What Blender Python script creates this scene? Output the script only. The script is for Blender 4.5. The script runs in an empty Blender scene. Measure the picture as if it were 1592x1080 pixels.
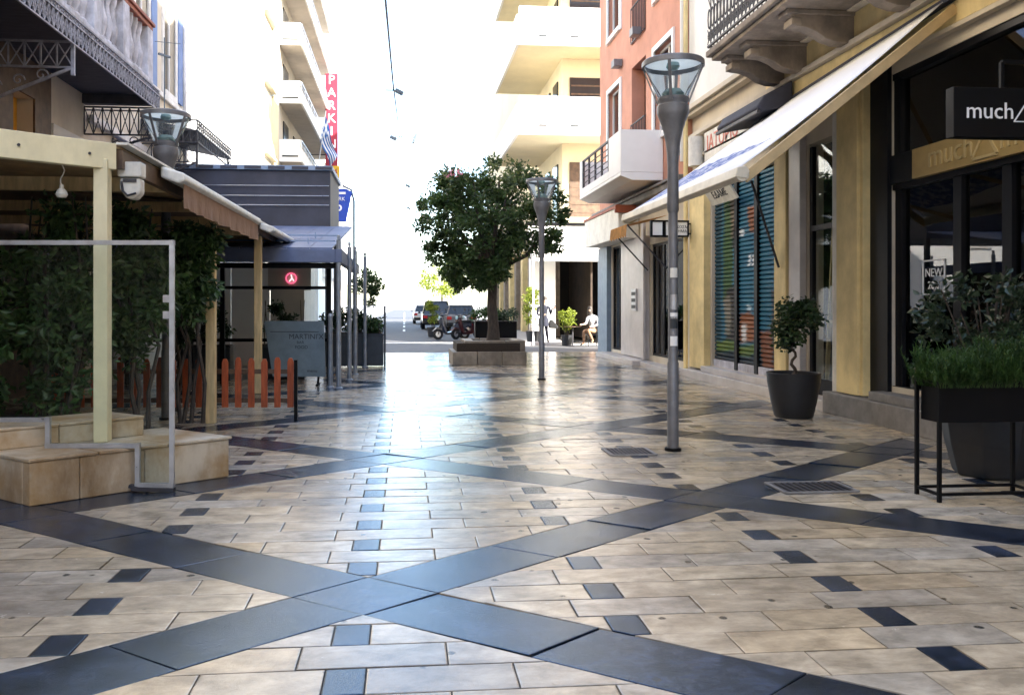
import bpy, math, random
from mathutils import Vector, Matrix, noise
random.seed(7)
R = math.radians
scene = bpy.context.scene

# ------------------------------------------------------------------ camera
cam_d = bpy.data.cameras.new("camera")
cam = bpy.data.objects.new("camera", cam_d)
scene.collection.objects.link(cam)
scene.camera = cam
cam_d.sensor_width = 36.0
cam_d.lens = 1300 / 1592 * 36.0
cam_d.shift_x = 50 / 1592
cam_d.shift_y = -66 / 1592
cam_d.clip_start = 0.05
cam_d.clip_end = 5000
cam.location = (0, 0, 1.5)
cam.rotation_euler = (R(90), 0, -math.atan(117 / 1300))

# ------------------------------------------------------------------ sky, sun, exposure
SUN_TRAVEL = Vector((-0.68, 0.55, -0.50)).normalized()      # the way the sunlight travels
to_sun = -SUN_TRAVEL
elev = math.asin(to_sun.z)
azim = math.atan2(to_sun.x, to_sun.y)
world = bpy.data.worlds.new("World")
scene.world = world
world.use_nodes = True
wn = world.node_tree.nodes
wl = world.node_tree.links
for n in list(wn):
    wn.remove(n)
sky = wn.new("ShaderNodeTexSky")
sky.sky_type = 'NISHITA'
sky.sun_disc = False
sky.sun_elevation = elev
sky.sun_rotation = azim
sky.air_density = 1.0
sky.dust_density = 1.3
sky.ozone_density = 1.0
bg = wn.new("ShaderNodeBackground")
bg.inputs["Strength"].default_value = 0.15
wo = wn.new("ShaderNodeOutputWorld")
wl.new(sky.outputs[0], bg.inputs["Color"])
wl.new(bg.outputs[0], wo.inputs["Surface"])
sun_d = bpy.data.lights.new("sun", 'SUN')
sun_d.energy = 4.5
sun_d.angle = R(0.5)
sun_d.color = (1.0, 0.94, 0.84)
sun = bpy.data.objects.new("sun", sun_d)
scene.collection.objects.link(sun)
sun.location = (20, -20, 40)
sun.rotation_euler = SUN_TRAVEL.to_track_quat('-Z', 'Y').to_euler()
scene.view_settings.view_transform = 'Standard'
scene.view_settings.look = 'None'
scene.view_settings.gamma = 1.0
scene.view_settings.use_curve_mapping = False
scene.view_settings.exposure = 2.6
scene.render.engine = 'CYCLES'
scene.cycles.use_denoising = True
scene.cycles.max_bounces = 7
scene.cycles.diffuse_bounces = 4
scene.cycles.glossy_bounces = 4
scene.cycles.transparent_max_bounces = 12
scene.cycles.caustics_reflective = False
scene.cycles.caustics_refractive = False

# ------------------------------------------------------------------ materials
MATS = {}


def P(name, col, rough=0.6, var=0.12, scale=3.0, metal=0.0, bump=0.0, bscale=40.0, stain=0.0, spec=0.5, trans=0.0, coat=0.0, rvar=0.0, stretch=None, col2=None):
    m = bpy.data.materials.new(name)
    m.use_nodes = True
    nt = m.node_tree
    N, L = nt.nodes, nt.links
    b = N["Principled BSDF"]
    tc = N.new("ShaderNodeTexCoord")
    src = tc.outputs["Object"]
    if stretch:
        mp = N.new("ShaderNodeMapping")
        mp.inputs["Scale"].default_value = stretch
        L.new(src, mp.inputs[0])
        src = mp.outputs[0]
    no = N.new("ShaderNodeTexNoise")
    no.inputs["Scale"].default_value = scale
    no.inputs["Detail"].default_value = 6
    no.inputs["Roughness"].default_value = 0.62
    L.new(src, no.inputs["Vector"])
    mx = N.new("ShaderNodeMix")
    mx.data_type = 'RGBA'
    mr = N.new("ShaderNodeMapRange")
    mr.inputs[1].default_value = 0.36
    mr.inputs[2].default_value = 0.64
    L.new(no.outputs[0], mr.inputs[0])
    L.new(mr.outputs[0], mx.inputs[0])
    mx.inputs[6].default_value = tuple(max(0, c * (1 - var)) for c in col) + (1,)
    mx.inputs[7].default_value = (col2 or tuple(min(0.95, c * (1 + var)) for c in col)) + (1,)
    out = mx.outputs[2]
    if stain > 0:
        n2 = N.new("ShaderNodeTexNoise")
        n2.inputs["Scale"].default_value = scale * 0.35
        n2.inputs["Detail"].default_value = 9
        n2.inputs["Roughness"].default_value = 0.7
        mp2 = N.new("ShaderNodeMapping")
        mp2.inputs["Scale"].default_value = (1, 1, 0.35)
        L.new(tc.outputs["Object"], mp2.inputs[0])
        L.new(mp2.outputs[0], n2.inputs["Vector"])
        m2 = N.new("ShaderNodeMapRange")
        m2.inputs[1].default_value = 0.46
        m2.inputs[2].default_value = 0.66
        m2.inputs[4].default_value = stain
        L.new(n2.outputs[0], m2.inputs[0])
        mx2 = N.new("ShaderNodeMix")
        mx2.data_type = 'RGBA'
        L.new(m2.outputs[0], mx2.inputs[0])
        L.new(out, mx2.inputs[6])
        mx2.inputs[7].default_value = tuple(c * 0.42 for c in (col[0], col[1] * 0.92, col[2] * 0.82)) + (1,)
        out = mx2.outputs[2]
    L.new(out, b.inputs["Base Color"])
    b.inputs["Roughness"].default_value = rough
    if rvar > 0:
        m3 = N.new("ShaderNodeMapRange")
        m3.inputs[1].default_value = 0.3
        m3.inputs[2].default_value = 0.7
        m3.inputs[3].default_value = max(0.02, rough - rvar)
        m3.inputs[4].default_value = rough + rvar
        L.new(no.outputs[0], m3.inputs[0])
        L.new(m3.outputs[0], b.inputs["Roughness"])
    b.inputs["Metallic"].default_value = metal
    b.inputs["Specular IOR Level"].default_value = spec
    b.inputs["Coat Weight"].default_value = coat
    if bump > 0:
        nb = N.new("ShaderNodeTexNoise")
        nb.inputs["Scale"].default_value = bscale
        nb.inputs["Detail"].default_value = 5
        L.new(src, nb.inputs["Vector"])
        bp = N.new("ShaderNodeBump")
        bp.inputs["Strength"].default_value = bump
        bp.inputs["Distance"].default_value = 0.01
        L.new(nb.outputs[0], bp.inputs["Height"])
        L.new(bp.outputs[0], b.inputs["Normal"])
    if trans > 0:
        tr = N.new("ShaderNodeBsdfTranslucent")
        L.new(out, tr.inputs["Color"])
        ms = N.new("ShaderNodeMixShader")
        ms.inputs[0].default_value = trans
        L.new(b.outputs[0], ms.inputs[1])
        L.new(tr.outputs[0], ms.inputs[2])
        L.new(ms.outputs[0], N["Material Output"].inputs["Surface"])
    MATS[name] = m
    return m


def glass(name, tint=(0.9, 0.96, 0.94), ior=1.5, rough=0.0, boost=1.0):
    m = bpy.data.materials.new(name)
    m.use_nodes = True
    nt = m.node_tree
    N, L = nt.nodes, nt.links
    N.remove(N["Principled BSDF"])
    t = N.new("ShaderNodeBsdfTransparent")
    t.inputs[0].default_value = tint + (1,)
    g = N.new("ShaderNodeBsdfGlossy")
    g.inputs["Roughness"].default_value = rough
    fr = N.new("ShaderNodeFresnel")
    fr.inputs[0].default_value = ior
    mu = N.new("ShaderNodeMath")
    mu.operation = 'MULTIPLY'
    mu.use_clamp = True
    mu.inputs[1].default_value = boost
    L.new(fr.outputs[0], mu.inputs[0])
    ms = N.new("ShaderNodeMixShader")
    L.new(mu.outputs[0], ms.inputs[0])
    L.new(t.outputs[0], ms.inputs[1])
    L.new(g.outputs[0], ms.inputs[2])
    L.new(ms.outputs[0], N["Material Output"].inputs["Surface"])
    MATS[name] = m
    return m


def emissive(name, col, strength):
    m = bpy.data.materials.new(name)
    m.use_nodes = True
    b = m.node_tree.nodes["Principled BSDF"]
    b.inputs["Base Color"].default_value = col + (1,)
    b.inputs["Emission Color"].default_value = col + (1,)
    b.inputs["Emission Strength"].default_value = strength
    MATS[name] = m
    return m


# paving stone: the tone of each piece is carried by a colour attribute
def paving(name, dark):
    m = bpy.data.materials.new(name)
    m.use_nodes = True
    nt = m.node_tree
    N, L = nt.nodes, nt.links
    b = N["Principled BSDF"]
    at = N.new("ShaderNodeAttribute")
    at.attribute_name = "tone"
    tc = N.new("ShaderNodeTexCoord")
    # veining
    mp = N.new("ShaderNodeMapping")
    mp.inputs["Scale"].default_value = (2.6, 4.6, 1.0) if not dark else (3, 3, 1)
    mp.inputs["Rotation"].default_value = (0, 0, 0.15)
    L.new(tc.outputs["Object"], mp.inputs[0])
    no = N.new("ShaderNodeTexNoise")
    no.inputs["Scale"].default_value = 1.6
    no.inputs["Detail"].default_value = 8
    no.inputs["Roughness"].default_value = 0.65
    no.inputs["Distortion"].default_value = 0.25
    L.new(mp.outputs[0], no.inputs["Vector"])
    mr = N.new("ShaderNodeMapRange")
    mr.inputs[1].default_value = 0.36
    mr.inputs[2].default_value = 0.64
    mr.inputs[3].default_value = 0.62 if not dark else 0.4
    mr.inputs[4].default_value = 1.20 if not dark else 2.6
    L.new(no.outputs[0], mr.inputs[0])
    mul = N.new("ShaderNodeMix")
    mul.data_type = 'RGBA'
    mul.blend_type = 'MULTIPLY'
    mul.inputs[0].default_value = 1.0
    L.new(at.outputs["Color"], mul.inputs[6])
    L.new(mr.outputs[0], mul.inputs[7])
    # dark gum spots and pits
    vo = N.new("ShaderNodeTexVoronoi")
    vo.inputs["Scale"].default_value = 4.3
    L.new(tc.outputs["Object"], vo.inputs["Vector"])
    n3 = N.new("ShaderNodeTexNoise")
    n3.inputs["Scale"].default_value = 14
    n3.inputs["Detail"].default_value = 4
    L.new(tc.outputs["Object"], n3.inputs["Vector"])
    ad = N.new("ShaderNodeMath")
    ad.operation = 'MULTIPLY_ADD'
    ad.inputs[1].default_value = 0.16
    L.new(n3.outputs[0], ad.inputs[0])
    L.new(vo.outputs["Distance"], ad.inputs[2])
    sp = N.new("ShaderNodeMapRange")
    sp.inputs[1].default_value = 0.150
    sp.inputs[2].default_value = 0.185
    sp.inputs[3].default_value = 0.85
    sp.inputs[4].default_value = 0.0
    L.new(ad.outputs[0], sp.inputs[0])
    # broad grime
    n4 = N.new("ShaderNodeTexNoise")
    n4.inputs["Scale"].default_value = 0.55
    n4.inputs["Detail"].default_value = 9
    n4.inputs["Roughness"].default_value = 0.68
    L.new(tc.outputs["Object"], n4.inputs["Vector"])
    gr = N.new("ShaderNodeMapRange")
    gr.inputs[1].default_value = 0.44
    gr.inputs[2].default_value = 0.68
    gr.inputs[3].default_value = 0.0
    gr.inputs[4].default_value = 0.66 if not dark else 0.35
    L.new(n4.outputs[0], gr.inputs[0])
    mxg = N.new("ShaderNodeMix")
    mxg.data_type = 'RGBA'
    L.new(gr.outputs[0], mxg.inputs[0])
    L.new(mul.outputs[2], mxg.inputs[6])
    mxg.inputs[7].default_value = (0.17, 0.125, 0.085, 1) if not dark else (0.05, 0.055, 0.07, 1)
    mxs = N.new("ShaderNodeMix")
    mxs.data_type = 'RGBA'
    L.new(sp.outputs[0], mxs.inputs[0])
    L.new(mxg.outputs[2], mxs.inputs[6])
    mxs.inputs[7].default_value = (0.03, 0.027, 0.025, 1)
    L.new(mxs.outputs[2], b.inputs["Base Color"])
    # worn polish
    n5 = N.new("ShaderNodeTexNoise")
    n5.inputs["Scale"].default_value = 3.4
    n5.inputs["Detail"].default_value = 8
    n5.inputs["Roughness"].default_value = 0.7
    L.new(tc.outputs["Object"], n5.inputs["Vector"])
    rr = N.new("ShaderNodeMapRange")
    rr.inputs[1].default_value = 0.3
    rr.inputs[2].default_value = 0.7
    rr.inputs[3].default_value = 0.05
    rr.inputs[4].default_value = 0.25 if dark else 0.29
    L.new(n5.outputs[0], rr.inputs[0])
    L.new(rr.outputs[0], b.inputs["Roughness"])
    b.inputs["Specular IOR Level"].default_value = 0.95
    if dark:
        b.inputs["Specular Tint"].default_value = (0.22, 0.60, 1.0, 1)
    nb = N.new("ShaderNodeTexNoise")
    nb.inputs["Scale"].default_value = 38
    nb.inputs["Detail"].default_value = 9
    nb.inputs["Roughness"].default_value = 0.72
    L.new(tc.outputs["Object"], nb.inputs["Vector"])
    bp = N.new("ShaderNodeBump")
    bp.inputs["Strength"].default_value = 0.34 if not dark else 0.42
    bp.inputs["Distance"].default_value = 0.006
    L.new(nb.outputs[0], bp.inputs["Height"])
    L.new(bp.outputs[0], b.inputs["Normal"])
    MATS[name] = m
    return m


paving("paving_light", False)
paving("paving_dark", True)
P("grout", (0.06, 0.052, 0.045), 0.8)
P("asphalt", (0.085, 0.085, 0.09), 0.75, 0.2, 2.0, bump=0.4, bscale=90)
P("earth", (0.50, 0.49, 0.47), 0.9, 0.2, 0.02)
P("line_paint", (0.75, 0.75, 0.72), 0.6, 0.15, 4)
P("cream_wall", (0.62, 0.55, 0.44), 0.85, 0.08, 1.2, bump=0.12, bscale=30, stain=0.35)
P("white_wall", (0.76, 0.75, 0.71), 0.85, 0.05, 1.0, bump=0.1, bscale=30, stain=0.22)
P("clean_white", (0.80, 0.79, 0.77), 0.7, 0.03, 1.5)
P("pale_yellow", (0.76, 0.67, 0.46), 0.85, 0.05, 1.0, stain=0.12)
P("yellow_wall", (0.74, 0.59, 0.29), 0.75, 0.16, 1.6, bump=0.18, bscale=35, stain=0.55)
P("pink_wall", (0.54, 0.26, 0.18), 0.85, 0.10, 1.4, bump=0.1, bscale=30, stain=0.2)
P("deep_pink", (0.36, 0.14, 0.10), 0.85, 0.07, 1.4)
P("stone_trim", (0.25, 0.205, 0.16), 0.8, 0.2, 4, bump=0.35, bscale=18, stain=0.7)
P("white_stone", (0.70, 0.67, 0.63), 0.75, 0.1, 4, bump=0.2, bscale=18, stain=0.5)
P("blue_white_stone", (0.55, 0.55, 0.61), 0.75, 0.2, 5, bump=0.3, bscale=18, stain=0.85)
P("grey_stone", (0.19, 0.18, 0.175), 0.6, 0.2, 5, bump=0.2, bscale=20, stain=0.4)
P("step_stone", (0.46, 0.29, 0.13), 0.5, 0.2, 2.2, bump=0.35, bscale=16, stain=0.9, col2=(0.60, 0.52, 0.40))
P("tree_stone", (0.22, 0.18, 0.135), 0.6, 0.25, 4, bump=0.3, bscale=14, stain=0.7)
P("marble", (0.52, 0.49, 0.48), 0.35, 0.08, 3, stain=0.25)
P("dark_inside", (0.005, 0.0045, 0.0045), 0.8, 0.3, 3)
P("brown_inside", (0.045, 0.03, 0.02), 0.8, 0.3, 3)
P("black_metal", (0.003, 0.003, 0.004), 0.5, 0.2, 6, rvar=0.1, spec=0.15)
P("dark_frame", (0.006, 0.006, 0.008), 0.4, 0.2, 6, spec=0.25)
P("iron", (0.035, 0.033, 0.04), 0.55, 0.3, 9)
P("pale_iron", (0.30, 0.30, 0.35), 0.6, 0.25, 9, stain=0.6)
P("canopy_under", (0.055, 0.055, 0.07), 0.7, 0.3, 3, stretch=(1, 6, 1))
P("lamp_grey", (0.17, 0.17, 0.18), 0.42, 0.15, 7, metal=0.25, stain=0.35)
P("silver", (0.50, 0.51, 0.54), 0.35, 0.12, 8, metal=0.75, rvar=0.1)
P("pole_grey", (0.30, 0.33, 0.37), 0.4, 0.15, 8, metal=0.5)
P("cream_paint", (0.74, 0.66, 0.43), 0.55, 0.08, 2.5, stain=0.4)
P("cream_wood", (0.66, 0.50, 0.26), 0.6, 0.16, 5, stain=0.3, stretch=(4, 4, 0.6))
P("board_wood", (0.36, 0.25, 0.13), 0.65, 0.25, 4)
P("picket_red", (0.36, 0.070, 0.018), 0.6, 0.28, 9, bump=0.3, bscale=30, stretch=(3, 3, 0.5))
P("valance_brown", (0.34, 0.215, 0.15), 0.85, 0.15, 6, stretch=(1, 8, 1), trans=0.2)
P("awning_white", (0.80, 0.80, 0.82), 0.8, 0.04, 1.2, stain=0.08, trans=0.18)
P("awning_bar", (0.72, 0.66, 0.54), 0.5, 0.08, 4, stain=0.3)
P("tan_bar", (0.52, 0.38, 0.20), 0.5, 0.12, 5)
P("plastic_white", (0.72, 0.70, 0.64), 0.5, 0.08, 8, stain=0.35)
P("navy_fabric", (0.035, 0.038, 0.06), 0.8, 0.2, 2)
P("slate_panel", (0.052, 0.055, 0.080), 0.62, 0.22, 1.1, stain=0.3)
P("slate_metal", (0.24, 0.32, 0.46), 0.5, 0.12, 3)
P("slate_roof", (0.11, 0.14, 0.24), 0.55, 0.15, 3)
P("slate_sign", (0.17, 0.215, 0.235), 0.5, 0.10, 5)
P("slate_box", (0.035, 0.042, 0.050), 0.55, 0.2, 5)
P("black_pot", (0.010, 0.011, 0.015), 0.5, 0.2, 6, bump=0.1, bscale=20)
P("soil", (0.03, 0.02, 0.013), 0.95, 0.3, 30)
P("bark", (0.055, 0.042, 0.033), 0.9, 0.35, 9, bump=0.6, bscale=24, stretch=(3, 3, 0.7))
P("leaf_tree", (0.055, 0.098, 0.028), 0.42, 0.6, 3.5, trans=0.38)
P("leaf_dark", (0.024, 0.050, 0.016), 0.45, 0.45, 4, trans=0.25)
P("leaf_vine", (0.048, 0.096, 0.026), 0.45, 0.5, 4, trans=0.28)
P("leaf_grass", (0.038, 0.082, 0.016), 0.55, 0.4, 5, trans=0.35)
P("leaf_bush", (0.022, 0.038, 0.018), 0.28, 0.5, 6, trans=0.2)
P("leaf_lime", (0.20, 0.25, 0.025), 0.5, 0.3, 6, trans=0.4)
P("leaf_lit_tone", (0.13, 0.17, 0.06), 0.45, 0.4, 6, trans=0.45)  # paler leaf copy, light on the crown put into the colour
P("flower_pink", (0.60, 0.22, 0.28), 0.5, 0.3, 6, trans=0.3)
P("gold_panel", (0.42, 0.30, 0.12), 0.38, 0.12, 3, metal=0.35, stain=0.2)
P("gold_letter", (0.56, 0.44, 0.22), 0.35, 0.1, 5, metal=0.4)
P("letter_white", (0.82, 0.82, 0.84), 0.5, 0.02, 5)
P("letter_dark", (0.03, 0.035, 0.04), 0.6, 0.1, 5)
P("letter_red", (0.62, 0.20, 0.15), 0.6, 0.1, 5)
P("sign_red", (0.33, 0.012, 0.035), 0.5, 0.08, 2)
P("sign_yellow", (0.80, 0.46, 0.02), 0.5, 0.08, 2)
P("sign_blue", (0.01, 0.06, 0.42), 0.5, 0.1, 2)
P("flag_blue", (0.02, 0.13, 0.42), 0.7, 0.08, 3, trans=0.2)
P("flag_white", (0.80, 0.80, 0.82), 0.7, 0.04, 3, trans=0.2)
P("blue_shutter", (0.14, 0.21, 0.40), 0.6, 0.1, 4)
P("orange_shutter", (0.72, 0.34, 0.02), 0.6, 0.1, 4)
P("blue_grey_pillar", (0.20, 0.27, 0.35), 0.5, 0.1, 4)
P("orange_awning", (0.55, 0.26, 0.06), 0.8, 0.2, 6, trans=0.25)
P("red_brown", (0.33, 0.09, 0.05), 0.6, 0.15, 4)
P("brown_wood", (0.10, 0.06, 0.035), 0.6, 0.3, 6)
P("beige_slab", (0.50, 0.45, 0.39), 0.85, 0.06, 2, stain=0.15)
P("rubber", (0.012, 0.012, 0.013), 0.85, 0.2, 9)
P("car_dark", (0.012, 0.016, 0.022), 0.25, 0.1, 5, coat=0.6)
P("car_white", (0.70, 0.70, 0.70), 0.3, 0.05, 5, coat=0.6)
P("car_glass", (0.02, 0.025, 0.03), 0.08, 0.1, 3)
P("tail_red", (0.45, 0.01, 0.01), 0.3, 0.1, 3)
P("scooter_blue", (0.012, 0.018, 0.04), 0.3, 0.15, 5, coat=0.5)
P("scooter_red", (0.06, 0.012, 0.014), 0.3, 0.15, 5, coat=0.5)
P("seat_black", (0.015, 0.015, 0.015), 0.6, 0.2, 8)
P("skin", (0.45, 0.27, 0.19), 0.55, 0.08, 6)
P("hair_dark", (0.02, 0.014, 0.010), 0.6, 0.2, 20)
P("cloth_navy", (0.012, 0.014, 0.028), 0.85, 0.2, 8)
P("cloth_white", (0.36, 0.36, 0.38), 0.85, 0.06, 8)
P("cloth_brown", (0.25, 0.14, 0.08), 0.85, 0.15, 8)
P("cloth_black", (0.012, 0.012, 0.013), 0.85, 0.2, 8)
P("carton", (0.40, 0.30, 0.16), 0.8, 0.1, 5)
P("panel_teal", (0.17, 0.26, 0.26), 0.5, 0.2, 1.2)
P("cable_grey", (0.10, 0.13, 0.16), 0.6, 0.1, 4)
P("lamp_lid", (0.75, 0.78, 0.78), 0.4, 0.05, 5, trans=0.85)
P("lens", (0.30, 0.45, 0.47), 0.15, 0.1, 8)
P("red_canvas", (0.20, 0.02, 0.02), 0.8, 0.15, 3)
emissive("neon_pink", (0.75, 0.10, 0.20), 0.3)
emissive("neon_white", (0.9, 0.6, 0.65), 0.3)
glass("shop_glass", (0.78, 0.84, 0.83), 1.5, 0.0, 1.5)
glass("screen_glass", (0.95, 0.975, 0.965), 1.45, 0.0, 0.22)
glass("window_glass", (0.45, 0.52, 0.58), 1.5, 0.0, 2.2)
glass("lamp_glass", (0.93, 0.97, 0.97), 1.45, 0.02, 0.9)


# graffiti on the roller shutter (flat print), laid out in metres along the facade
def graffiti():
    m = bpy.data.materials.new("graffiti")
    m.use_nodes = True
    nt = m.node_tree
    N, L = nt.nodes, nt.links
    b = N["Principled BSDF"]
    tc = N.new("ShaderNodeTexCoord")
    nz = N.new("ShaderNodeTexNoise")
    nz.inputs["Scale"].default_value = 1.6
    nz.inputs["Detail"].default_value = 3
    L.new(tc.outputs["Object"], nz.inputs["Vector"])
    sub = N.new("ShaderNodeVectorMath")
    sub.operation = 'SUBTRACT'
    sub.inputs[1].default_value = (0.5, 0.5, 0.5)
    L.new(nz.outputs["Color"], sub.inputs[0])
    scl = N.new("ShaderNodeVectorMath")
    scl.operation = 'SCALE'
    scl.inputs["Scale"].default_value = 0.35
    L.new(sub.outputs[0], scl.inputs[0])
    add = N.new("ShaderNodeVectorMath")
    add.operation = 'ADD'
    L.new(tc.outputs["Object"], add.inputs[0])
    L.new(scl.outputs[0], add.inputs[1])
    sx = N.new("ShaderNodeSeparateXYZ")
    L.new(add.outputs[0], sx.inputs[0])

    def band(sock, lo, hi, soft=0.03):
        a = N.new("ShaderNodeMapRange")
        a.inputs[1].default_value = lo - soft
        a.inputs[2].default_value = lo + soft
        L.new(sock, a.inputs[0])
        c = N.new("ShaderNodeMapRange")
        c.inputs[1].default_value = hi - soft
        c.inputs[2].default_value = hi + soft
        c.inputs[3].default_value = 1
        c.inputs[4].default_value = 0
        L.new(sock, c.inputs[0])
        d = N.new("ShaderNodeMath")
        d.operation = 'MULTIPLY'
        L.new(a.outputs[0], d.inputs[0])
        L.new(c.outputs[0], d.inputs[1])
        return d.outputs[0]
    cur = [None]
    base = N.new("ShaderNodeRGB")
    base.outputs[0].default_value = (0.010, 0.12, 0.20, 1)
    cur = base.outputs[0]

    def lay(y0, y1, z0, z1, col):
        nonlocal cur
        a = band(sx.outputs["Y"], y0, y1)
        c = band(sx.outputs["Z"], z0, z1)
        d = N.new("ShaderNodeMath")
        d.operation = 'MULTIPLY'
        L.new(a, d.inputs[0])
        L.new(c, d.inputs[1])
        mx = N.new("ShaderNodeMix")
        mx.data_type = 'RGBA'
        L.new(d.outputs[0], mx.inputs[0])
        L.new(cur, mx.inputs[6])
        mx.inputs[7].default_value = col + (1,)
        cur = mx.outputs[2]
    # Y is measured from the near end of the shutter (0) to the far end (3.1)
    lay(2.2, 2.65, 1.3, 3.3, (0.05, 0.11, 0.035))
    lay(2.75, 3.2, -1, 5, (0.008, 0.05, 0.08))
    lay(1.9, 2.3, 2.5, 3.3, (0.16, 0.12, 0.08))
    lay(1.9, 2.2, 2.3, 2.7, (0.012, 0.014, 0.02))
    lay(1.9, 2.5, 0.5, 1.55, (0.03, 0.03, 0.03))
    lay(2.3, 2.6, 0.6, 1.4, (0.22, 0.20, 0.16))
    lay(1.05, 1.5, 2.55, 3.05, (0.26, 0.09, 0.03))
    lay(1.0, 1.85, 0.55, 1.05, (0.26, 0.09, 0.03))
    lay(0.3, 0.95, -0.1, 0.75, (0.20, 0.07, 0.03))
    lay(1.0, 3.0, 0.3, 0.5, (0.10, 0.16, 0.03))
    lay(0.9, 3.2, -0.5, 0.3, (0.010, 0.022, 0.035))
    lay(1.55, 1.75, 0.55, 0.85, (0.6, 0.6, 0.6))
    lay(1.15, 1.28, 1.93, 2.15, (0.7, 0.72, 0.74))
    lay(1.36, 1.48, 1.93, 2.15, (0.7, 0.72, 0.74))
    lay(1.68, 1.98, 2.50, 2.66, (0.62, 0.68, 0.7))
    lay(1.35, 1.52, 1.08, 1.17, (0.5, 0.6, 0.65))
    lay(0.0, 0.4, 3.0, 3.6, (0.42, 0.36, 0.26))
    lay(-0.1, 0.5, 0.2, 1.5, (0.03, 0.03, 0.04))
    L.new(cur, b.inputs["Base Color"])
    b.inputs["Roughness"].default_value = 0.5
    MATS["graffiti"] = m


graffiti()


# white awning cloth with its tapering blue print
def awning_print():
    m = bpy.data.materials.new("awning_print")
    m.use_nodes = True
    nt = m.node_tree
    N, L = nt.nodes, nt.links
    b = N["Principled BSDF"]
    tc = N.new("ShaderNodeTexCoord")
    sx = N.new("ShaderNodeSeparateXYZ")
    L.new(tc.outputs["Object"], sx.inputs[0])

    def mr(sock, a, c, d, e):
        n = N.new("ShaderNodeMapRange")
        n.inputs[1].default_value = a
        n.inputs[2].default_value = c
        n.inputs[3].default_value = d
        n.inputs[4].default_value = e
        L.new(sock, n.inputs[0])
        return n.outputs[0]

    def math2(op, a, c):
        n = N.new("ShaderNodeMath")
        n.operation = op
        for i, s in enumerate((a, c)):
            if isinstance(s, float):
                n.inputs[i].default_value = s
            else:
                L.new(s, n.inputs[i])
        return n.outputs[0]
    y, x = sx.outputs["Y"], sx.outputs["X"]
    width = mr(y, 0.3, 3.6, 0.0, 0.38)
    d = math2('ABSOLUTE', math2('SUBTRACT', x, 0.62), 0.0)
    inside = math2('LESS_THAN', d, width)
    mp = N.new("ShaderNodeMapping")
    mp.inputs["Scale"].default_value = (7, 3.2, 1)
    L.new(tc.outputs["Object"], mp.inputs[0])
    no = N.new("ShaderNodeTexNoise")
    no.inputs["Scale"].default_value = 2.2
    no.inputs["Detail"].default_value = 3
    L.new(mp.outputs[0], no.inputs["Vector"])
    ink = mr(no.outputs[0], 0.46, 0.60, 1.0, 0.4)
    fac = math2('MULTIPLY', math2('MULTIPLY', inside, ink), 0.9)
    n2 = N.new("ShaderNodeTexNoise")
    n2.inputs["Scale"].default_value = 1.1
    n2.inputs["Detail"].default_value = 7
    L.new(tc.outputs["Object"], n2.inputs["Vector"])
    base = N.new("ShaderNodeMix")
    base.data_type = 'RGBA'
    L.new(mr(n2.outputs[0], 0.35, 0.7, 0.0, 1.0), base.inputs[0])
    base.inputs[6].default_value = (0.82, 0.82, 0.84, 1)
    base.inputs[7].default_value = (0.74, 0.74, 0.77, 1)
    mx = N.new("ShaderNodeMix")
    mx.data_type = 'RGBA'
    L.new(fac, mx.inputs[0])
    L.new(base.outputs[2], mx.inputs[6])
    mx.inputs[7].default_value = (0.03, 0.085, 0.33, 1)
    L.new(mx.outputs[2], b.inputs["Base Color"])
    b.inputs["Roughness"].default_value = 0.8
    MATS["awning_print"] = m


awning_print()

# ------------------------------------------------------------------ mesh helpers
COL = scene.collection
ORG = {}


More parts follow.
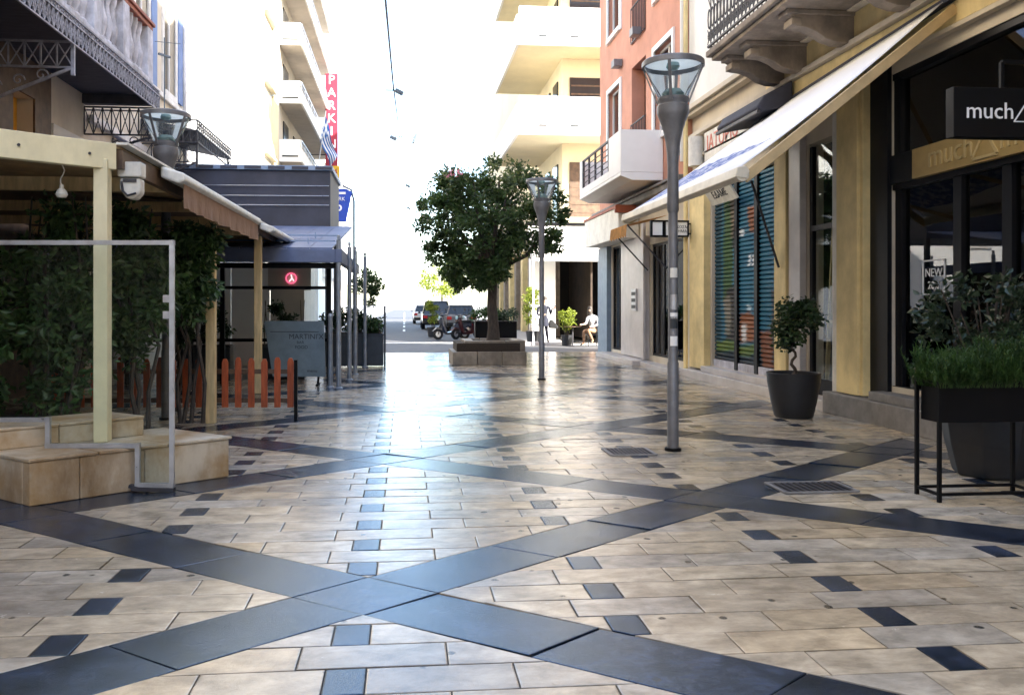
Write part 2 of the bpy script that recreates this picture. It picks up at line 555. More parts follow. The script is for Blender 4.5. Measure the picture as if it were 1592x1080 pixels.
class M:
    def __init__(self):
        self.v, self.f, self.tone, self.mi = [], [], [], []

    def add(self, vs, fs, tone=None, mi=0):
        o = len(self.v)
        self.v += [tuple(p) for p in vs]
        for f in fs:
            self.f.append(tuple(i + o for i in f))
            self.mi.append(mi)
        if tone is not None:
            self.tone += [tone] * len(vs)
        return self

    def box(self, x0, x1, y0, y1, z0, z1, mi=0):
        if x0 > x1: x0, x1 = x1, x0
        if y0 > y1: y0, y1 = y1, y0
        if z0 > z1: z0, z1 = z1, z0
        return self.add([(x0, y0, z0), (x1, y0, z0), (x1, y1, z0), (x0, y1, z0), (x0, y0, z1), (x1, y0, z1), (x1, y1, z1), (x0, y1, z1)],
                        [(0, 3, 2, 1), (4, 5, 6, 7), (0, 1, 5, 4), (1, 2, 6, 5), (2, 3, 7, 6), (3, 0, 4, 7)], mi=mi)

    def obox(self, c, sx, sy, sz, rz=0.0, mi=0):
        ca, sa = math.cos(rz), math.sin(rz)
        vs = []
        for z in (-sz / 2, sz / 2):
            for x, y in ((-sx / 2, -sy / 2), (sx / 2, -sy / 2), (sx / 2, sy / 2), (-sx / 2, sy / 2)):
                vs.append((c[0] + x * ca - y * sa, c[1] + x * sa + y * ca, c[2] + z))
        return self.add(vs, [(0, 3, 2, 1), (4, 5, 6, 7), (0, 1, 5, 4), (1, 2, 6, 5), (2, 3, 7, 6), (3, 0, 4, 7)], mi=mi)

    def bar(self, p0, p1, w, h=None, up=(0, 0, 1), mi=0):
        h = w if h is None else h
        p0, p1 = Vector(p0), Vector(p1)
        d = (p1 - p0).normalized()
        u = Vector(up)
        if abs(d.dot(u)) > 0.98:
            u = Vector((0, 1, 0))
        s = d.cross(u).normalized()
        t = s.cross(d)
        vs = [p + s * a * w / 2 + t * b * h / 2 for p in (p0, p1) for a, b in ((-1, -1), (1, -1), (1, 1), (-1, 1))]
        return self.add(vs, [(0, 3, 2, 1), (4, 5, 6, 7), (0, 1, 5, 4), (1, 2, 6, 5), (2, 3, 7, 6), (3, 0, 4, 7)][0:6], mi=mi)

    def tube(self, pts, r, n=8, mi=0, cap=True):
        pts = [Vector(p) for p in pts]
        rs = r if isinstance(r, (list, tuple)) else [r] * len(pts)
        rings = []
        prev = None
        for i, p in enumerate(pts):
            d = (pts[min(i + 1, len(pts) - 1)] - pts[max(i - 1, 0)]).normalized()
            if prev is None:
                a = Vector((0, 0, 1)) if abs(d.z) < 0.9 else Vector((1, 0, 0))
                s = d.cross(a).normalized()
            else:
                s = (prev - d * prev.dot(d)).normalized()
            prev = s
            t = d.cross(s)
            rings.append([p + (s * math.cos(2 * math.pi * k / n) + t * math.sin(2 * math.pi * k / n)) * rs[i] for k in range(n)])
        vs = [q for ring in rings for q in ring]
        fs = []
        for i in range(len(pts) - 1):
            for k in range(n):
                a, b = i * n + k, i * n + (k + 1) % n
                fs.append((a, b, b + n, a + n))
        if cap:
            fs.append(tuple(range(n))[::-1])
            fs.append(tuple((len(pts) - 1) * n + k for k in range(n)))
        return self.add(vs, fs, mi=mi)

    def lathe(self, cx, cy, prof, n=24, cz=0.0, mi=0):
        vs, fs = [], []
        for r, z in prof:
            for k in range(n):
                a = 2 * math.pi * k / n
                vs.append((cx + r * math.cos(a), cy + r * math.sin(a), z + cz))
        for i in range(len(prof) - 1):
            for k in range(n):
                a, b = i * n + k, i * n + (k + 1) % n
                fs.append((a, b, b + n, a + n))
        return self.add(vs, fs, mi=mi)

    def prism(self, poly, z0, z1, mi=0):
        n = len(poly)
        vs = [(x, y, z0) for x, y in poly] + [(x, y, z1) for x, y in poly]
        fs = [tuple(range(n))[::-1], tuple(range(n, 2 * n))]
        for i in range(n):
            j = (i + 1) % n
            fs.append((i, j, j + n, i + n))
        return self.add(vs, fs, mi=mi)

    def extrude(self, pts, vec, mi=0):
        n = len(pts)
        v = Vector(vec)
        vs = [Vector(p) for p in pts] + [Vector(p) + v for p in pts]
        fs = [tuple(range(n))[::-1], tuple(range(n, 2 * n))]
        for i in range(n):
            j = (i + 1) % n
            fs.append((i, j, j + n, i + n))
        return self.add(vs, fs, mi=mi)

    def wheel(self, c, axis, r, w, rin, n=20, mi=0):
        ax = Vector(axis).normalized()
        a = Vector((0, 0, 1))
        s = ax.cross(a).normalized()
        prof = [(rin, -w / 2), (r * 0.93, -w / 2), (r, -w / 4), (r, w / 4), (r * 0.93, w / 2), (rin, w / 2)]
        vs, fs = [], []
        c = Vector(c)
        for q, o in prof:
            for k in range(n):
                t = 2 * math.pi * k / n
                vs.append(c + ax * o + (s * math.cos(t) + a * math.sin(t)) * q)
        m = len(prof)
        for i in range(m):
            for k in range(n):
                p, b = i * n + k, i * n + (k + 1) % n
                j = (i + 1) % m
                fs.append((p, b, j * n + (k + 1) % n, j * n + k))
        return self.add(vs, fs, mi=mi)

    def text(self, body, size, mat4, extrude=0.004, align='CENTER', font_shear=0.0):
        cu = bpy.data.curves.new("lettering", 'FONT')
        cu.body = body
        cu.size = size
        cu.extrude = extrude
        cu.align_x = align
        cu.align_y = 'CENTER'
        cu.shear = font_shear
        cu.resolution_u = 3
        ob = bpy.data.objects.new("lettering", cu)
        COL.objects.link(ob)
        dg = bpy.context.evaluated_depsgraph_get()
        dg.update()
        me = bpy.data.meshes.new_from_object(ob.evaluated_get(dg))
        vs = [mat4 @ v.co for v in me.vertices]
        fs = [tuple(p.vertices) for p in me.polygons]
        self.add(vs, fs)
        bpy.data.objects.remove(ob)
        bpy.data.curves.remove(cu)
        bpy.data.meshes.remove(me)
        return self


def facing(where, at):
    ax = {'-Y': ((1, 0, 0), (0, 0, 1), (0, -1, 0)), '-X': ((0, -1, 0), (0, 0, 1), (-1, 0, 0)), '+X': ((0, 1, 0), (0, 0, 1), (1, 0, 0))}[where]
    m = Matrix.Identity(4)
    for i in range(3):
        for k in range(3):
            m[k][i] = ax[i][k]
        m[i][3] = at[i]
    return m


def build(name, m, mats, parent=None, loc=None, smooth=False, bevel=0.0, sub=0):
    if parent is not None:
        org = ORG[parent.name]
    else:
        org = Vector(loc) if loc is not None else Vector((0, 0, 0))
    me = bpy.data.meshes.new(name)
    me.from_pydata([(x - org.x, y - org.y, z - org.z) for x, y, z in m.v], [], m.f)
    if isinstance(mats, str):
        mats = [mats]
    for q in mats:
        me.materials.append(MATS[q])
    if len(mats) > 1:
        me.polygons.foreach_set("material_index", m.mi)
    if smooth:
        me.polygons.foreach_set("use_smooth", [True] * len(me.polygons))
    if m.tone:
        ca = me.color_attributes.new("tone", 'FLOAT_COLOR', 'POINT')
        flat = []
        for t in m.tone:
            flat += [t[0], t[1], t[2], 1.0]
        ca.data.foreach_set("color", flat)
    me.update()
    o = bpy.data.objects.new(name, me)
    COL.objects.link(o)
    if parent is not None:
        o.parent = parent
    else:
        o.location = org
    ORG[o.name] = org
    if bevel > 0:
        b = o.modifiers.new("bevel", 'BEVEL')
        b.width = bevel
        b.segments = 2
        b.limit_method = 'ANGLE'
    if smooth:
        try:
            e = o.modifiers.new("edges", 'EDGE_SPLIT')
            e.split_angle = R(40)
        except Exception:
            pass
    return o


def tag(o, label=None, cat=None, group=None, kind=None):
    if label: o["label"] = label
    if cat: o["category"] = cat
    if group: o["group"] = group
    if kind: o["kind"] = kind
    return o


def thing(name, loc, label, cat, group=None):
    o = bpy.data.objects.new(name, None)
    o.empty_display_size = 0.2
    COL.objects.link(o)
    o.location = loc
    ORG[o.name] = Vector(loc)
    return tag(o, label, cat, group)


def copy_tree(o, parent=None, loc=None, rz=None, label=None):
    kids = list(o.children)
    c = o.copy()
    COL.objects.link(c)
    if parent is not None:
        c.parent = parent
    if loc is not None:
        c.location = loc
    if rz is not None:
        c.rotation_euler = (0, 0, rz)
    if label:
        c["label"] = label
    ORG[c.name] = Vector(c.location)
    for k in kids:
        copy_tree(k, c)
    return c


def structure(o):
    o["kind"] = "structure"
    return o


def panel_cells(a0, a1, z0, z1, holes):
    A = sorted(set([a0, a1] + [h[0] for h in holes] + [h[1] for h in holes]))
    A = [a for a in A if a0 <= a <= a1]
    out = []
    for i in range(len(A) - 1):
        lo, hi = A[i], A[i + 1]
        mid = (lo + hi) / 2
        hs = sorted([(h[2], h[3]) for h in holes if h[0] < mid < h[1]])
        z = z0
        for b, t in hs:
            if b > z:
                out.append((lo, hi, z, b))
            z = max(z, t)
        if z < z1:
            out.append((lo, hi, z, z1))
    return out


def wall_x(m, x0, x1, y0, y1, z0, z1, holes=(), mi=0):
    for a, b, c, d in panel_cells(y0, y1, z0, z1, list(holes)):
        m.box(x0, x1, a, b, c, d, mi)
    return m


def wall_y(m, y0, y1, x0, x1, z0, z1, holes=(), mi=0):
    for a, b, c, d in panel_cells(x0, x1, z0, z1, list(holes)):
        m.box(a, b, y0, y1, c, d, mi)
    return m


def leaves(m, centres, n, size, seed=1, squash=1.0, droop=0.0, aspect=0.55):
    rnd = random.Random(seed)
    for (c, rad) in centres:
        for _ in range(n):
            while True:
                p = Vector((rnd.uniform(-1, 1), rnd.uniform(-1, 1), rnd.uniform(-1, 1)))
                if p.length < 1:
                    break
            p = p * (0.55 + 0.45 * rnd.random())
            q = Vector(c) + Vector((p.x * rad, p.y * rad, p.z * rad * squash))
            d = Vector((rnd.gauss(0, 1), rnd.gauss(0, 1), rnd.gauss(0, 0.8) - droop))
            d = (d + p * 0.8)
            if d.length < 0.1:
                d = Vector((1, 0, 0))
            d.normalize()
            s = d.cross(Vector((rnd.gauss(0, 1), rnd.gauss(0, 1), rnd.gauss(0, 1))))
            if s.length < 0.05:
                continue
            s.normalize()
            t = s.cross(d)
            L_ = size * rnd.uniform(0.6, 1.25)
            w = L_ * aspect * 0.5
            a = q
            e = q + d * L_
            mid = q + d * L_ * 0.45 + t * L_ * 0.08
            m.add([a, mid + s * w, e, mid - s * w], [(0, 1, 2, 3)])
    return m


def blobs(c, rx, ry, rz, n, rmin, rmax, seed, shell=0.45, noise_amp=0.0):
    rnd = random.Random(seed)
    out = []
    while len(out) < n:
        p = Vector((rnd.uniform(-1, 1), rnd.uniform(-1, 1), rnd.uniform(-1, 1)))
        if p.length > 1 or p.length < shell * rnd.random():
            continue
        out.append(((c[0] + p.x * rx, c[1] + p.y * ry, c[2] + p.z * rz), rnd.uniform(rmin, rmax)))
    return out


# ------------------------------------------------------------------ ground
g = M()
g.add([(-3000, -3000, -0.08), (3000, -3000, -0.08), (3000, 3000, -0.08), (-3000, 3000, -0.08)], [(0, 1, 2, 3)])
structure(build("ground", g, "earth"))
g = M()
g.box(-60, 60, 26.4, 31.0, -0.07, -0.012)
g.box(-3.6, 4.2, 31.0, 260, -0.07, -0.012)
road = structure(build("road", g, "asphalt"))
g = M()
for k in range(14):
    g.box(-0.1, 0.04, 48 + k * 9, 52 + k * 9, -0.012, -0.006)
build("lane_line", g, "line_paint", road)
g = M()
g.box(-3.1, 3.9, 33.2, 33.6, -0.012, -0.006)
build("stop_line", g, "line_paint", road)
g = M()
g.box(4.2, 6.2, 31.0, 110, -0.07, 0.10)
g.box(-6.3, -3.6, 31.0, 110, -0.07, 0.10)
structure(build("kerbed_sidewalk", g, "marble", bevel=0.02))

# ---- the patterned pedestrian street
HX, HY, CX, CY, W = 2.57, 1.92, -0.20, 4.37, 0.146
ROW, Y0 = 0.239, 3.37 - 0.239 / 2
COLS = 1.28
AREA = (-6.3, 5.62, 1.2, 26.4)


def uv(x, y):
    a, b = (x - CX) / HX, (y - CY) / HY
    return a + b, a - b


def xy(u, v):
    return CX + HX * (u + v) / 2, CY + HY * (u - v) / 2


def clip(poly, fn):
    out = []
    for i in range(len(poly)):
        p, q = poly[i], poly[(i + 1) % len(poly)]
        a, b = fn(p), fn(q)
        if a >= 0:
            out.append(p)
        if (a >= 0) != (b >= 0):
            t = a / (a - b)
            out.append((p[0] + (q[0] - p[0]) * t, p[1] + (q[1] - p[1]) * t))
    return out


def area(poly):
    return 0.5 * sum(poly[i][0] * poly[(i + 1) % len(poly)][1] - poly[(i + 1) % len(poly)][0] * poly[i][1] for i in range(len(poly)))


def inset(poly, d):
    if area(poly) < 0:
        poly = poly[::-1]
    out = poly
    for i in range(len(poly)):
        p, q = poly[i], poly[(i + 1) % len(poly)]
        ex, ey = q[0] - p[0], q[1] - p[1]
        l = math.hypot(ex, ey)
        if l < 1e-6:
            continue
        nx, ny = -ey / l, ex / l
        out = clip(out, lambda s: (s[0] - p[0]) * nx + (s[1] - p[1]) * ny - d)
        if len(out) < 3:
            return []
    # drop duplicate corners
    res = []
    for s in out:
        if not res or math.hypot(s[0] - res[-1][0], s[1] - res[-1][1]) > 1e-4:
            res.append(s)
    if len(res) > 2 and math.hypot(res[0][0] - res[-1][0], res[0][1] - res[-1][1]) < 1e-4:
        res.pop()
    return res if len(res) >= 3 else []


def clip_area(poly):
    for fn in (lambda p: p[0] - AREA[0], lambda p: AREA[1] - p[0], lambda p: p[1] - AREA[2], lambda p: AREA[3] - p[1]):
        poly = clip(poly, fn)
        if len(poly) < 3:
            return []
    return poly


PIECES = []      # (kind, polygon, tone)
rnd = random.Random(3)


def light_tone():
    k = rnd.uniform(0.86, 1.10)
    w = rnd.random()
    if w < 0.28:
        c = (0.455, 0.41, 0.345)
    elif w < 0.45:
        c = (0.53, 0.425, 0.29)
    else:
        c = (0.515, 0.435, 0.325)
    return tuple(q * k for q in c)


def dark_tone():
    k = rnd.uniform(0.75, 1.35)
    return (0.012 * k, 0.017 * k, 0.030 * k)


cells = []
for i in range(-4, 12):
    for j in range(-12, 5):
        cells.append((2 * i + W, 2 * i + 2 - W, 2 * j + W, 2 * j + 2 - W))
nrow = int((AREA[3] - AREA[2]) / ROW) + 4
r0 = int((AREA[2] - Y0) / ROW) - 1
for r in range(r0, r0 + nrow):
    y0, y1 = Y0 + r * ROW, Y0 + (r + 1) * ROW
    segs = []
    for k in range(-6, 6):
        xb = -0.24 + COLS * k
        if r % 2 == 0:
            segs.append((xb - 0.084, xb + 0.084, 'dark_inlay'))
            mid = xb + COLS * 0.54 + rnd.uniform(-0.05, 0.05)
            segs.append((xb + 0.084, mid, 'paving_slab'))
            segs.append((mid, xb + COLS - 0.084, 'paving_slab'))
        else:
            a = xb + COLS * 0.33
            segs.append((a, a + 0.65, 'paving_slab'))
            segs.append((a + 0.65, a + COLS, 'paving_slab'))
    for x0, x1, kind in segs:
        rect = [(x0, y0), (x1, y0), (x1, y1), (x0, y1)]
        tone = dark_tone() if kind == 'dark_inlay' else light_tone()
        us = [uv(*p) for p in rect]
        umin, umax = min(u for u, v in us), max(u for u, v in us)
        vmin, vmax = min(v for u, v in us), max(v for u, v in us)
        for a, b, c, d in cells:
            if umax < a or umin > b or vmax < c or vmin > d:
                continue
            p = rect
            for fn in (lambda s: uv(*s)[0] - a, lambda s: b - uv(*s)[0], lambda s: uv(*s)[1] - c, lambda s: d - uv(*s)[1]):
                p = clip(p, fn)
                if len(p) < 3:
                    break
            if len(p) < 3:
                continue
            p = clip_area(p)
            if len(p) >= 3 and abs(area(p)) > 0.0015:
                PIECES.append((kind, p, tone))
for i in range(-4, 12):
    for j in range(-12, 5):
        q = clip_area([xy(2 * i - W, 2 * j - W), xy(2 * i + W, 2 * j - W), xy(2 * i + W, 2 * j + W), xy(2 * i - W, 2 * j + W)])
        if len(q) >= 3 and abs(area(q)) > 0.002:
            PIECES.append(('band_slab', q, dark_tone()))
        n = 3
        for s in range(n):
            a = 2 * j + W + (2 - 2 * W) * s / n
            b = 2 * j + W + (2 - 2 * W) * (s + 1) / n
            q = clip_area([xy(2 * i - W, a), xy(2 * i + W, a), xy(2 * i + W, b), xy(2 * i - W, b)])
            if len(q) >= 3 and abs(area(q)) > 0.002:
                PIECES.append(('band_slab', q, dark_tone()))
            a = 2 * i + W + (2 - 2 * W) * s / n
            b = 2 * i + W + (2 - 2 * W) * (s + 1) / n
            q = clip_area([xy(a, 2 * j - W), xy(b, 2 * j - W), xy(b, 2 * j + W), xy(a, 2 * j + W)])
            if len(q) >= 3 and abs(area(q)) > 0.002:
                PIECES.append(('band_slab', q, dark_tone()))
# border of large plain slabs along the right facade
yy = 1.2
while yy < 26.3:
    l = rnd.uniform(0.7, 1.1)
    PIECES.append(('border_slab', [(5.62, yy), (6.08, yy), (6.08, min(26.4, yy + l)), (5.62, min(26.4, yy + l))], light_tone()))
    yy += l


def slab(m, poly, tone, jitter):
    p0 = inset(poly, 0.0035)
    p1 = inset(poly, 0.009)
    if not p0 or len(p0) != len(p1):
        if not p0:
            return
        p1 = p0
    n = len(p0)
    cx_ = sum(p[0] for p in p0) / n
    cy_ = sum(p[1] for p in p0) / n
    dz, tx, ty = jitter

    def top(p, z):
        return (p[0], p[1], z + dz + (p[0] - cx_) * tx + (p[1] - cy_) * ty)
    vs = [(p[0], p[1], -0.02) for p in p0] + [top(p, -0.0012) for p in p0] + [top(p, 0.0) for p in p1]
    fs = [tuple(range(2 * n, 3 * n))]
    for k in range(n):
        l = (k + 1) % n
        fs.append((k, l, l + n, k + n))
        fs.append((k + n, l + n, l + 2 * n, k + 2 * n))
    m.add(vs, fs)
    ek = rnd.uniform(0.45, 0.95)
    edge = tuple(c * ek for c in tone)
    m.tone += [edge] * (2 * n) + [tone] * n


pm = M()
pm.add([(-7, 1.0, -0.009), (6.4, 1.0, -0.009), (6.4, 26.4, -0.009), (-7, 26.4, -0.009)], [(0, 1, 2, 3)])
pavement = structure(build("pavement", pm, "grout"))


def shown(poly):
    cx_ = sum(p[0] for p in poly) / len(poly)
    cy_ = sum(p[1] for p in poly) / len(poly)
    th = math.atan(117 / 1300)
    z = cx_ * math.sin(th) + cy_ * math.cos(th)
    x = cx_ * math.cos(th) - cy_ * math.sin(th)
    if z < 0.5:
        return 0
    px = 746 + 1300 * x / z
    py = 474 + 1300 * 1.5 / z
    if px < -60 or px > 1650 or py > 1140:
        return 0
    if cx_ < -2.6 and cy_ > 7:
        return 0
    return abs(area(poly)) / z ** 3


for kind, limit in (('paving_slab', 300), ('dark_inlay', 140), ('band_slab', 150), ('border_slab', 40)):
    ps = [q for q in PIECES if q[0] == kind]
    ps.sort(key=lambda q: -shown(q[1]))
    mt = 'paving_dark' if kind in ('dark_inlay', 'band_slab') else 'paving_light'
    rest = M()
    for n, (k_, poly, tone) in enumerate(ps):
        jit = (rnd.uniform(-0.0014, 0.0014), rnd.gauss(0, 0.0045), rnd.gauss(0, 0.006))
        if n < limit and shown(poly) > 0:
            one = M()
            slab(one, poly, tone, jit)
            if one.v:
                build(kind, one, mt, pavement)
        else:
            slab(rest, poly, tone, jit)
    if rest.v:
        tag(build("distant_" + kind, rest, mt, pavement), kind="stuff")

# drain covers let into the paving


def drain(name, pts, label):
    t = thing(name, (pts[0][0], pts[0][1], 0), label, "drain cover", "iron drain covers in the paving")
    (ax, ay), (bx, by), (cx_, cy_), (dx, dy) = pts
    m = M()
    m.prism(pts, 0.0022, 0.0045)
    build("tray", m, "black_metal", t)
    m = M()
    n = 11
    for k in range(n):
        u = (k + 0.5) / n
        p = (ax + (bx - ax) * u, ay + (by - ay) * u, 0.008)
        q = (dx + (cx_ - dx) * u, dy + (cy_ - dy) * u, 0.008)
        m.bar(p, q, 0.026, 0.008)
    build("grate", m, "iron", t)
    m = M()
    for i in range(4):
        p, q = pts[i], pts[(i + 1) % 4]
        m.bar((p[0], p[1], 0.008), (q[0], q[1], 0.008), 0.03, 0.012)
    build("rim", m, "grey_stone", t)


drain("drain_cover", [(3.02, 6.40), (3.62, 6.40), (3.62, 6.78), (3.02, 6.78)], "larger iron drain cover in front of the black plant stand")
drain("drain_cover", [(2.05, 8.15), (2.50, 8.15), (2.50, 8.55), (2.05, 8.55)], "smaller iron drain cover just left of the near lamp post")

# ------------------------------------------------------------------ buildings: right side
def window_x(parent, y0, y1, z0, z1, xw, side, frame_mat, glass_mat, trim=0.0, trim_mat=None, mull=1, depth=0.18, back=True, fw=0.06):
    """A window in a wall whose outer face is the plane x = xw; side = -1 when the street is on the -x side."""
    s = side
    xi = xw - s * depth
    f = M()
    a, b = sorted((xi, xi + s * 0.06))
    f.box(a, b, y0, y0 + fw, z0, z1)
    f.box(a, b, y1 - fw, y1, z0, z1)
    f.box(a, b, y0 + fw, y1 - fw, z0, z0 + fw)
    f.box(a, b, y0 + fw, y1 - fw, z1 - fw, z1)
    for k in range(mull):
        ym = y0 + (y1 - y0) * (k + 1) / (mull + 1)
        f.box(a + 0.004, b - 0.004, ym - fw * 0.5, ym + fw * 0.5, z0 + fw, z1 - fw)
    w = build("window", f, frame_mat, parent)
    p = M()
    xg = xi + s * 0.028
    p.box(xg - 0.004, xg + 0.004, y0 + fw * 0.5, y1 - fw * 0.5, z0 + fw * 0.5, z1 - fw * 0.5)
    build("pane", p, glass_mat, w)
    if back:
        q = M()
        xb = xi - s * 0.25
        q.box(min(xb, xb - s * 0.02), max(xb, xb - s * 0.02), y0 - 0.02, y1 + 0.02, z0 - 0.02, z1 + 0.02)
        build("dark_back", q, "dark_inside", w)  # flat dark sheet closing the opening behind the pane
    if trim > 0:
        q = M()
        a, b = sorted((xw + s * 0.045, xw - s * 0.02))
        q.box(a, b, y0 - trim, y0, z0 - trim, z1 + trim)
        q.box(a, b, y1, y1 + trim, z0 - trim, z1 + trim)
        q.box(a, b, y0, y1, z1, z1 + trim)
        a, b = sorted((xw + s * 0.085, xw - s * 0.02))
        q.box(a, b, y0, y1, z0 - trim, z0)
        build("surround", q, trim_mat, w)
    return w


# ---- the shop building nearest on the right
A = thing("corner_shop_building", (6.0, 10, 0), "cream and yellow building on the right with iron balcony and awning shops", "building")
m = M()
holes = [(5.0, 10.12, 0.47, 4.42), (11.36, 12.30, 0.16, 3.95), (13.23, 16.35, 0.28, 3.90)]
wall_x(m, 6.16, 6.40, -40, 17.48, 0, 4.75, holes)
m.box(6.40, 14, -40, 17.48, 4.45, 18.5)
m.box(6.16, 6.398, -40, 17.48, 4.75, 18.5)
m.box(9.6, 14, -40, 17.48, 0, 4.448)
build("wall", m, "cream_wall", A)
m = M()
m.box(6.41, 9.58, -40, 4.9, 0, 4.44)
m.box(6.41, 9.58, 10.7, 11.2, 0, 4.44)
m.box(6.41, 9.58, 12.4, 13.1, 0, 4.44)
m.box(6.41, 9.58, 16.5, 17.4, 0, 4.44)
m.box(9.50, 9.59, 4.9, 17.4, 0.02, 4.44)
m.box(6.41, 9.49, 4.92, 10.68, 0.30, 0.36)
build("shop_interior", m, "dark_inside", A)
# yellow pillar and pilasters
m = M()
m.box(6.0, 6.159, 10.50, 11.18, 0.30, 4.55)
m.box(5.955, 6.155, 10.56, 11.10, 0.30, 4.55)
build("pillar", m, "yellow_wall", A, bevel=0.012)
m = M()
m.box(6.02, 6.157, 12.78, 13.20, 0.20, 4.2)
build("pilaster", m, "yellow_wall", A, bevel=0.01)
m = M()
m.box(6.02, 6.157, 16.42, 17.28, 0.20, 4.2)
build("pilaster", m, "yellow_wall", A, bevel=0.01)
m = M()
m.box(6.05, 6.157, 12.36, 12.74, 0.20, 4.2)
build("white_pilaster", m, "marble", A, bevel=0.01)
m = M()
m.box(6.03, 6.15, 11.21, 11.35, 0.20, 4.2)
build("door_jamb", m, "white_stone", A, bevel=0.01)
m = M()
m.tube([(5.96, 17.34, 0.05), (5.96, 17.34, 9.5)], 0.05, 8)
build("drain_pipe", m, "yellow_wall", A, smooth=True)
# plinth and stone sills
m = M()
m.box(5.86, 6.158, 1.0, 11.30, -0.005, 0.29)
build("plinth", m, "grey_stone", A, bevel=0.012)
for k in range(5):
    m = M()
    y = 5.2 + k * 1.0
    m.box(5.90, 6.158, y, y + 0.995, 0.292, 0.40)
    build("sill_slab", m, "grey_stone", A, bevel=0.008)
m = M()
m.box(5.88, 6.42, 11.305, 17.46, -0.005, 0.155)
m.box(5.94, 6.30, 13.2, 16.4, 0.157, 0.275)
build("door_step", m, "marble", A, bevel=0.012)
# upper mouldings
m = M()
m.box(6.02, 6.158, 3.98, 17.48, 5.02, 5.10)
m.box(5.98, 6.158, 3.98, 17.48, 5.48, 5.56)
m.box(5.90, 6.158, 13.6, 17.48, 5.56, 5.66)
m.box(6.06, 6.157, 3.98, 17.48, 4.56, 4.62)
build("moulding", m, "cream_wall", A, bevel=0.01)
m = M()
m.box(6.08, 6.158, 13.7, 17.46, 5.67, 9.6)
build("upper_panel", m, "white_wall", A)
m = M()
m.box(6.10, 6.152, 2.0, 13.69, 4.64, 5.01)
m.box(6.10, 6.152, 2.0, 13.69, 5.11, 5.47)
build("yellow_band", m, "yellow_wall", A)
# iron balcony on stone corbels
m = M()
m.box(5.02, 6.157, 2.0, 13.34, 5.50, 5.57)
m.box(4.95, 6.157, 1.95, 13.42, 5.573, 5.67)
bal = build("balcony", m, "stone_trim", A, bevel=0.015)
for y in (13.10, 12.35, 11.0, 9.6, 8.2):
    m = M()
    prof = [(6.155, 5.495), (5.18, 5.495), (5.18, 5.43), (5.25, 5.39), (5.25, 5.28), (5.42, 5.26), (5.58, 5.20), (5.70, 5.12), (5.86, 5.07), (6.155, 5.06)]
    m.extrude([(x, y - 0.11, z) for x, z in prof], (0, 0.22, 0))
    m.box(5.14, 6.15, y - 0.14, y + 0.14, 5.43, 5.498)
    m.box(5.21, 5.36, y - 0.125, y + 0.125, 5.29, 5.385)
    build("corbel", m, "stone_trim", bal, bevel=0.012)
m = M()
m.bar((4.98, 2.0, 6.60), (4.98, 13.38, 6.60), 0.05, 0.04)
m.bar((4.98, 2.0, 5.74), (4.98, 13.38, 5.74), 0.04, 0.03)
m.bar((4.98, 13.38, 6.60), (6.1, 13.38, 6.60), 0.05, 0.04)
m.bar((4.98, 13.38, 5.74), (6.1, 13.38, 5.74), 0.04, 0.03)
y = 5.0
k = 0
while y < 13.4:
    m.bar((4.98, y, 5.68), (4.98, y, 6.60), 0.016)
    pts = []
    for i in range(9):
        a = i / 8 * math.pi * 2
        pts.append((4.98, y + 0.07 + 0.055 * math.cos(a), 6.18 + 0.16 * math.sin(a)))
    m.tube(pts, 0.011, 5)
    pts = [(4.98, y + 0.07 + 0.05 * math.cos(i / 6 * 6.163), 5.90 + 0.07 * math.sin(i / 6 * 6.163)) for i in range(7)]
    m.tube(pts, 0.011, 5)
    m.bar((4.98, y, 5.78), (4.98, y + 0.14, 6.02), 0.012)
    m.bar((4.98, y + 0.14, 5.78), (4.98, y, 6.02), 0.012)
    m.bar((4.98, y, 6.34), (4.98, y + 0.14, 6.58), 0.012)
    y += 0.14
build("railing", m, "iron", bal)
# near shop front
m = M()
for y in (10.02, 8.90, 8.12, 6.6, 5.06):
    m.box(6.20, 6.32, y - 0.07, y + 0.07, 0.47, 2.95)
m.box(6.18, 6.32, 5.0, 10.12, 2.952, 3.02)
m.box(6.18, 6.32, 5.0, 10.12, 0.402, 0.475)
m.box(6.18, 6.34, 5.0, 10.12, 4.34, 4.42)
m.box(6.20, 6.32, 9.98, 10.118, 3.02, 4.34)
m.box(6.10, 6.158, 10.10, 10.495, 0.30, 4.55)
front = build("shop_front", m, "dark_frame", A)
m = M()
for a, b in ((8.97, 9.95), (8.19, 8.83), (6.67, 8.05), (5.13, 6.53)):
    p = M()
    p.box(6.252, 6.262, a, b, 0.476, 2.95)
    build("window_pane", p, "shop_glass", front)
p = M()
p.box(6.252, 6.262, 5.0, 9.98, 3.40, 4.34)
build("transom_pane", p, "shop_glass", front)
m = M()
m.box(6.12, 6.25, 5.0, 9.62, 3.022, 3.38)
gold = build("fascia", m, "gold_panel", A, bevel=0.006)
m = M()
m.text("much", 0.36, facing('-X', (6.113, 8.90, 3.22)), 0.008)
m.text("more", 0.36, facing('-X', (6.113, 7.72, 3.22)), 0.008)
for a, b in (((8.52, 3.07), (8.33, 3.36)), ((8.33, 3.36), (8.14, 3.07)), ((8.14, 3.07), (8.52, 3.07))):
    m.bar((6.113, a[0], a[1]), (6.113, b[0], b[1]), 0.022, 0.03)
build("lettering", m, "gold_letter", gold)
m = M()
m.box(6.13, 6.25, 9.622, 10.118, 3.022, 3.38)
build("fascia_end", m, "dark_frame", A)
m = M()
m.box(6.30, 6.33, 9.0, 9.94, 0.48, 2.15)
build("teal_panel", m, "panel_teal", A)  # plain teal sheet close behind the glass
m = M()
z0 = 1.62
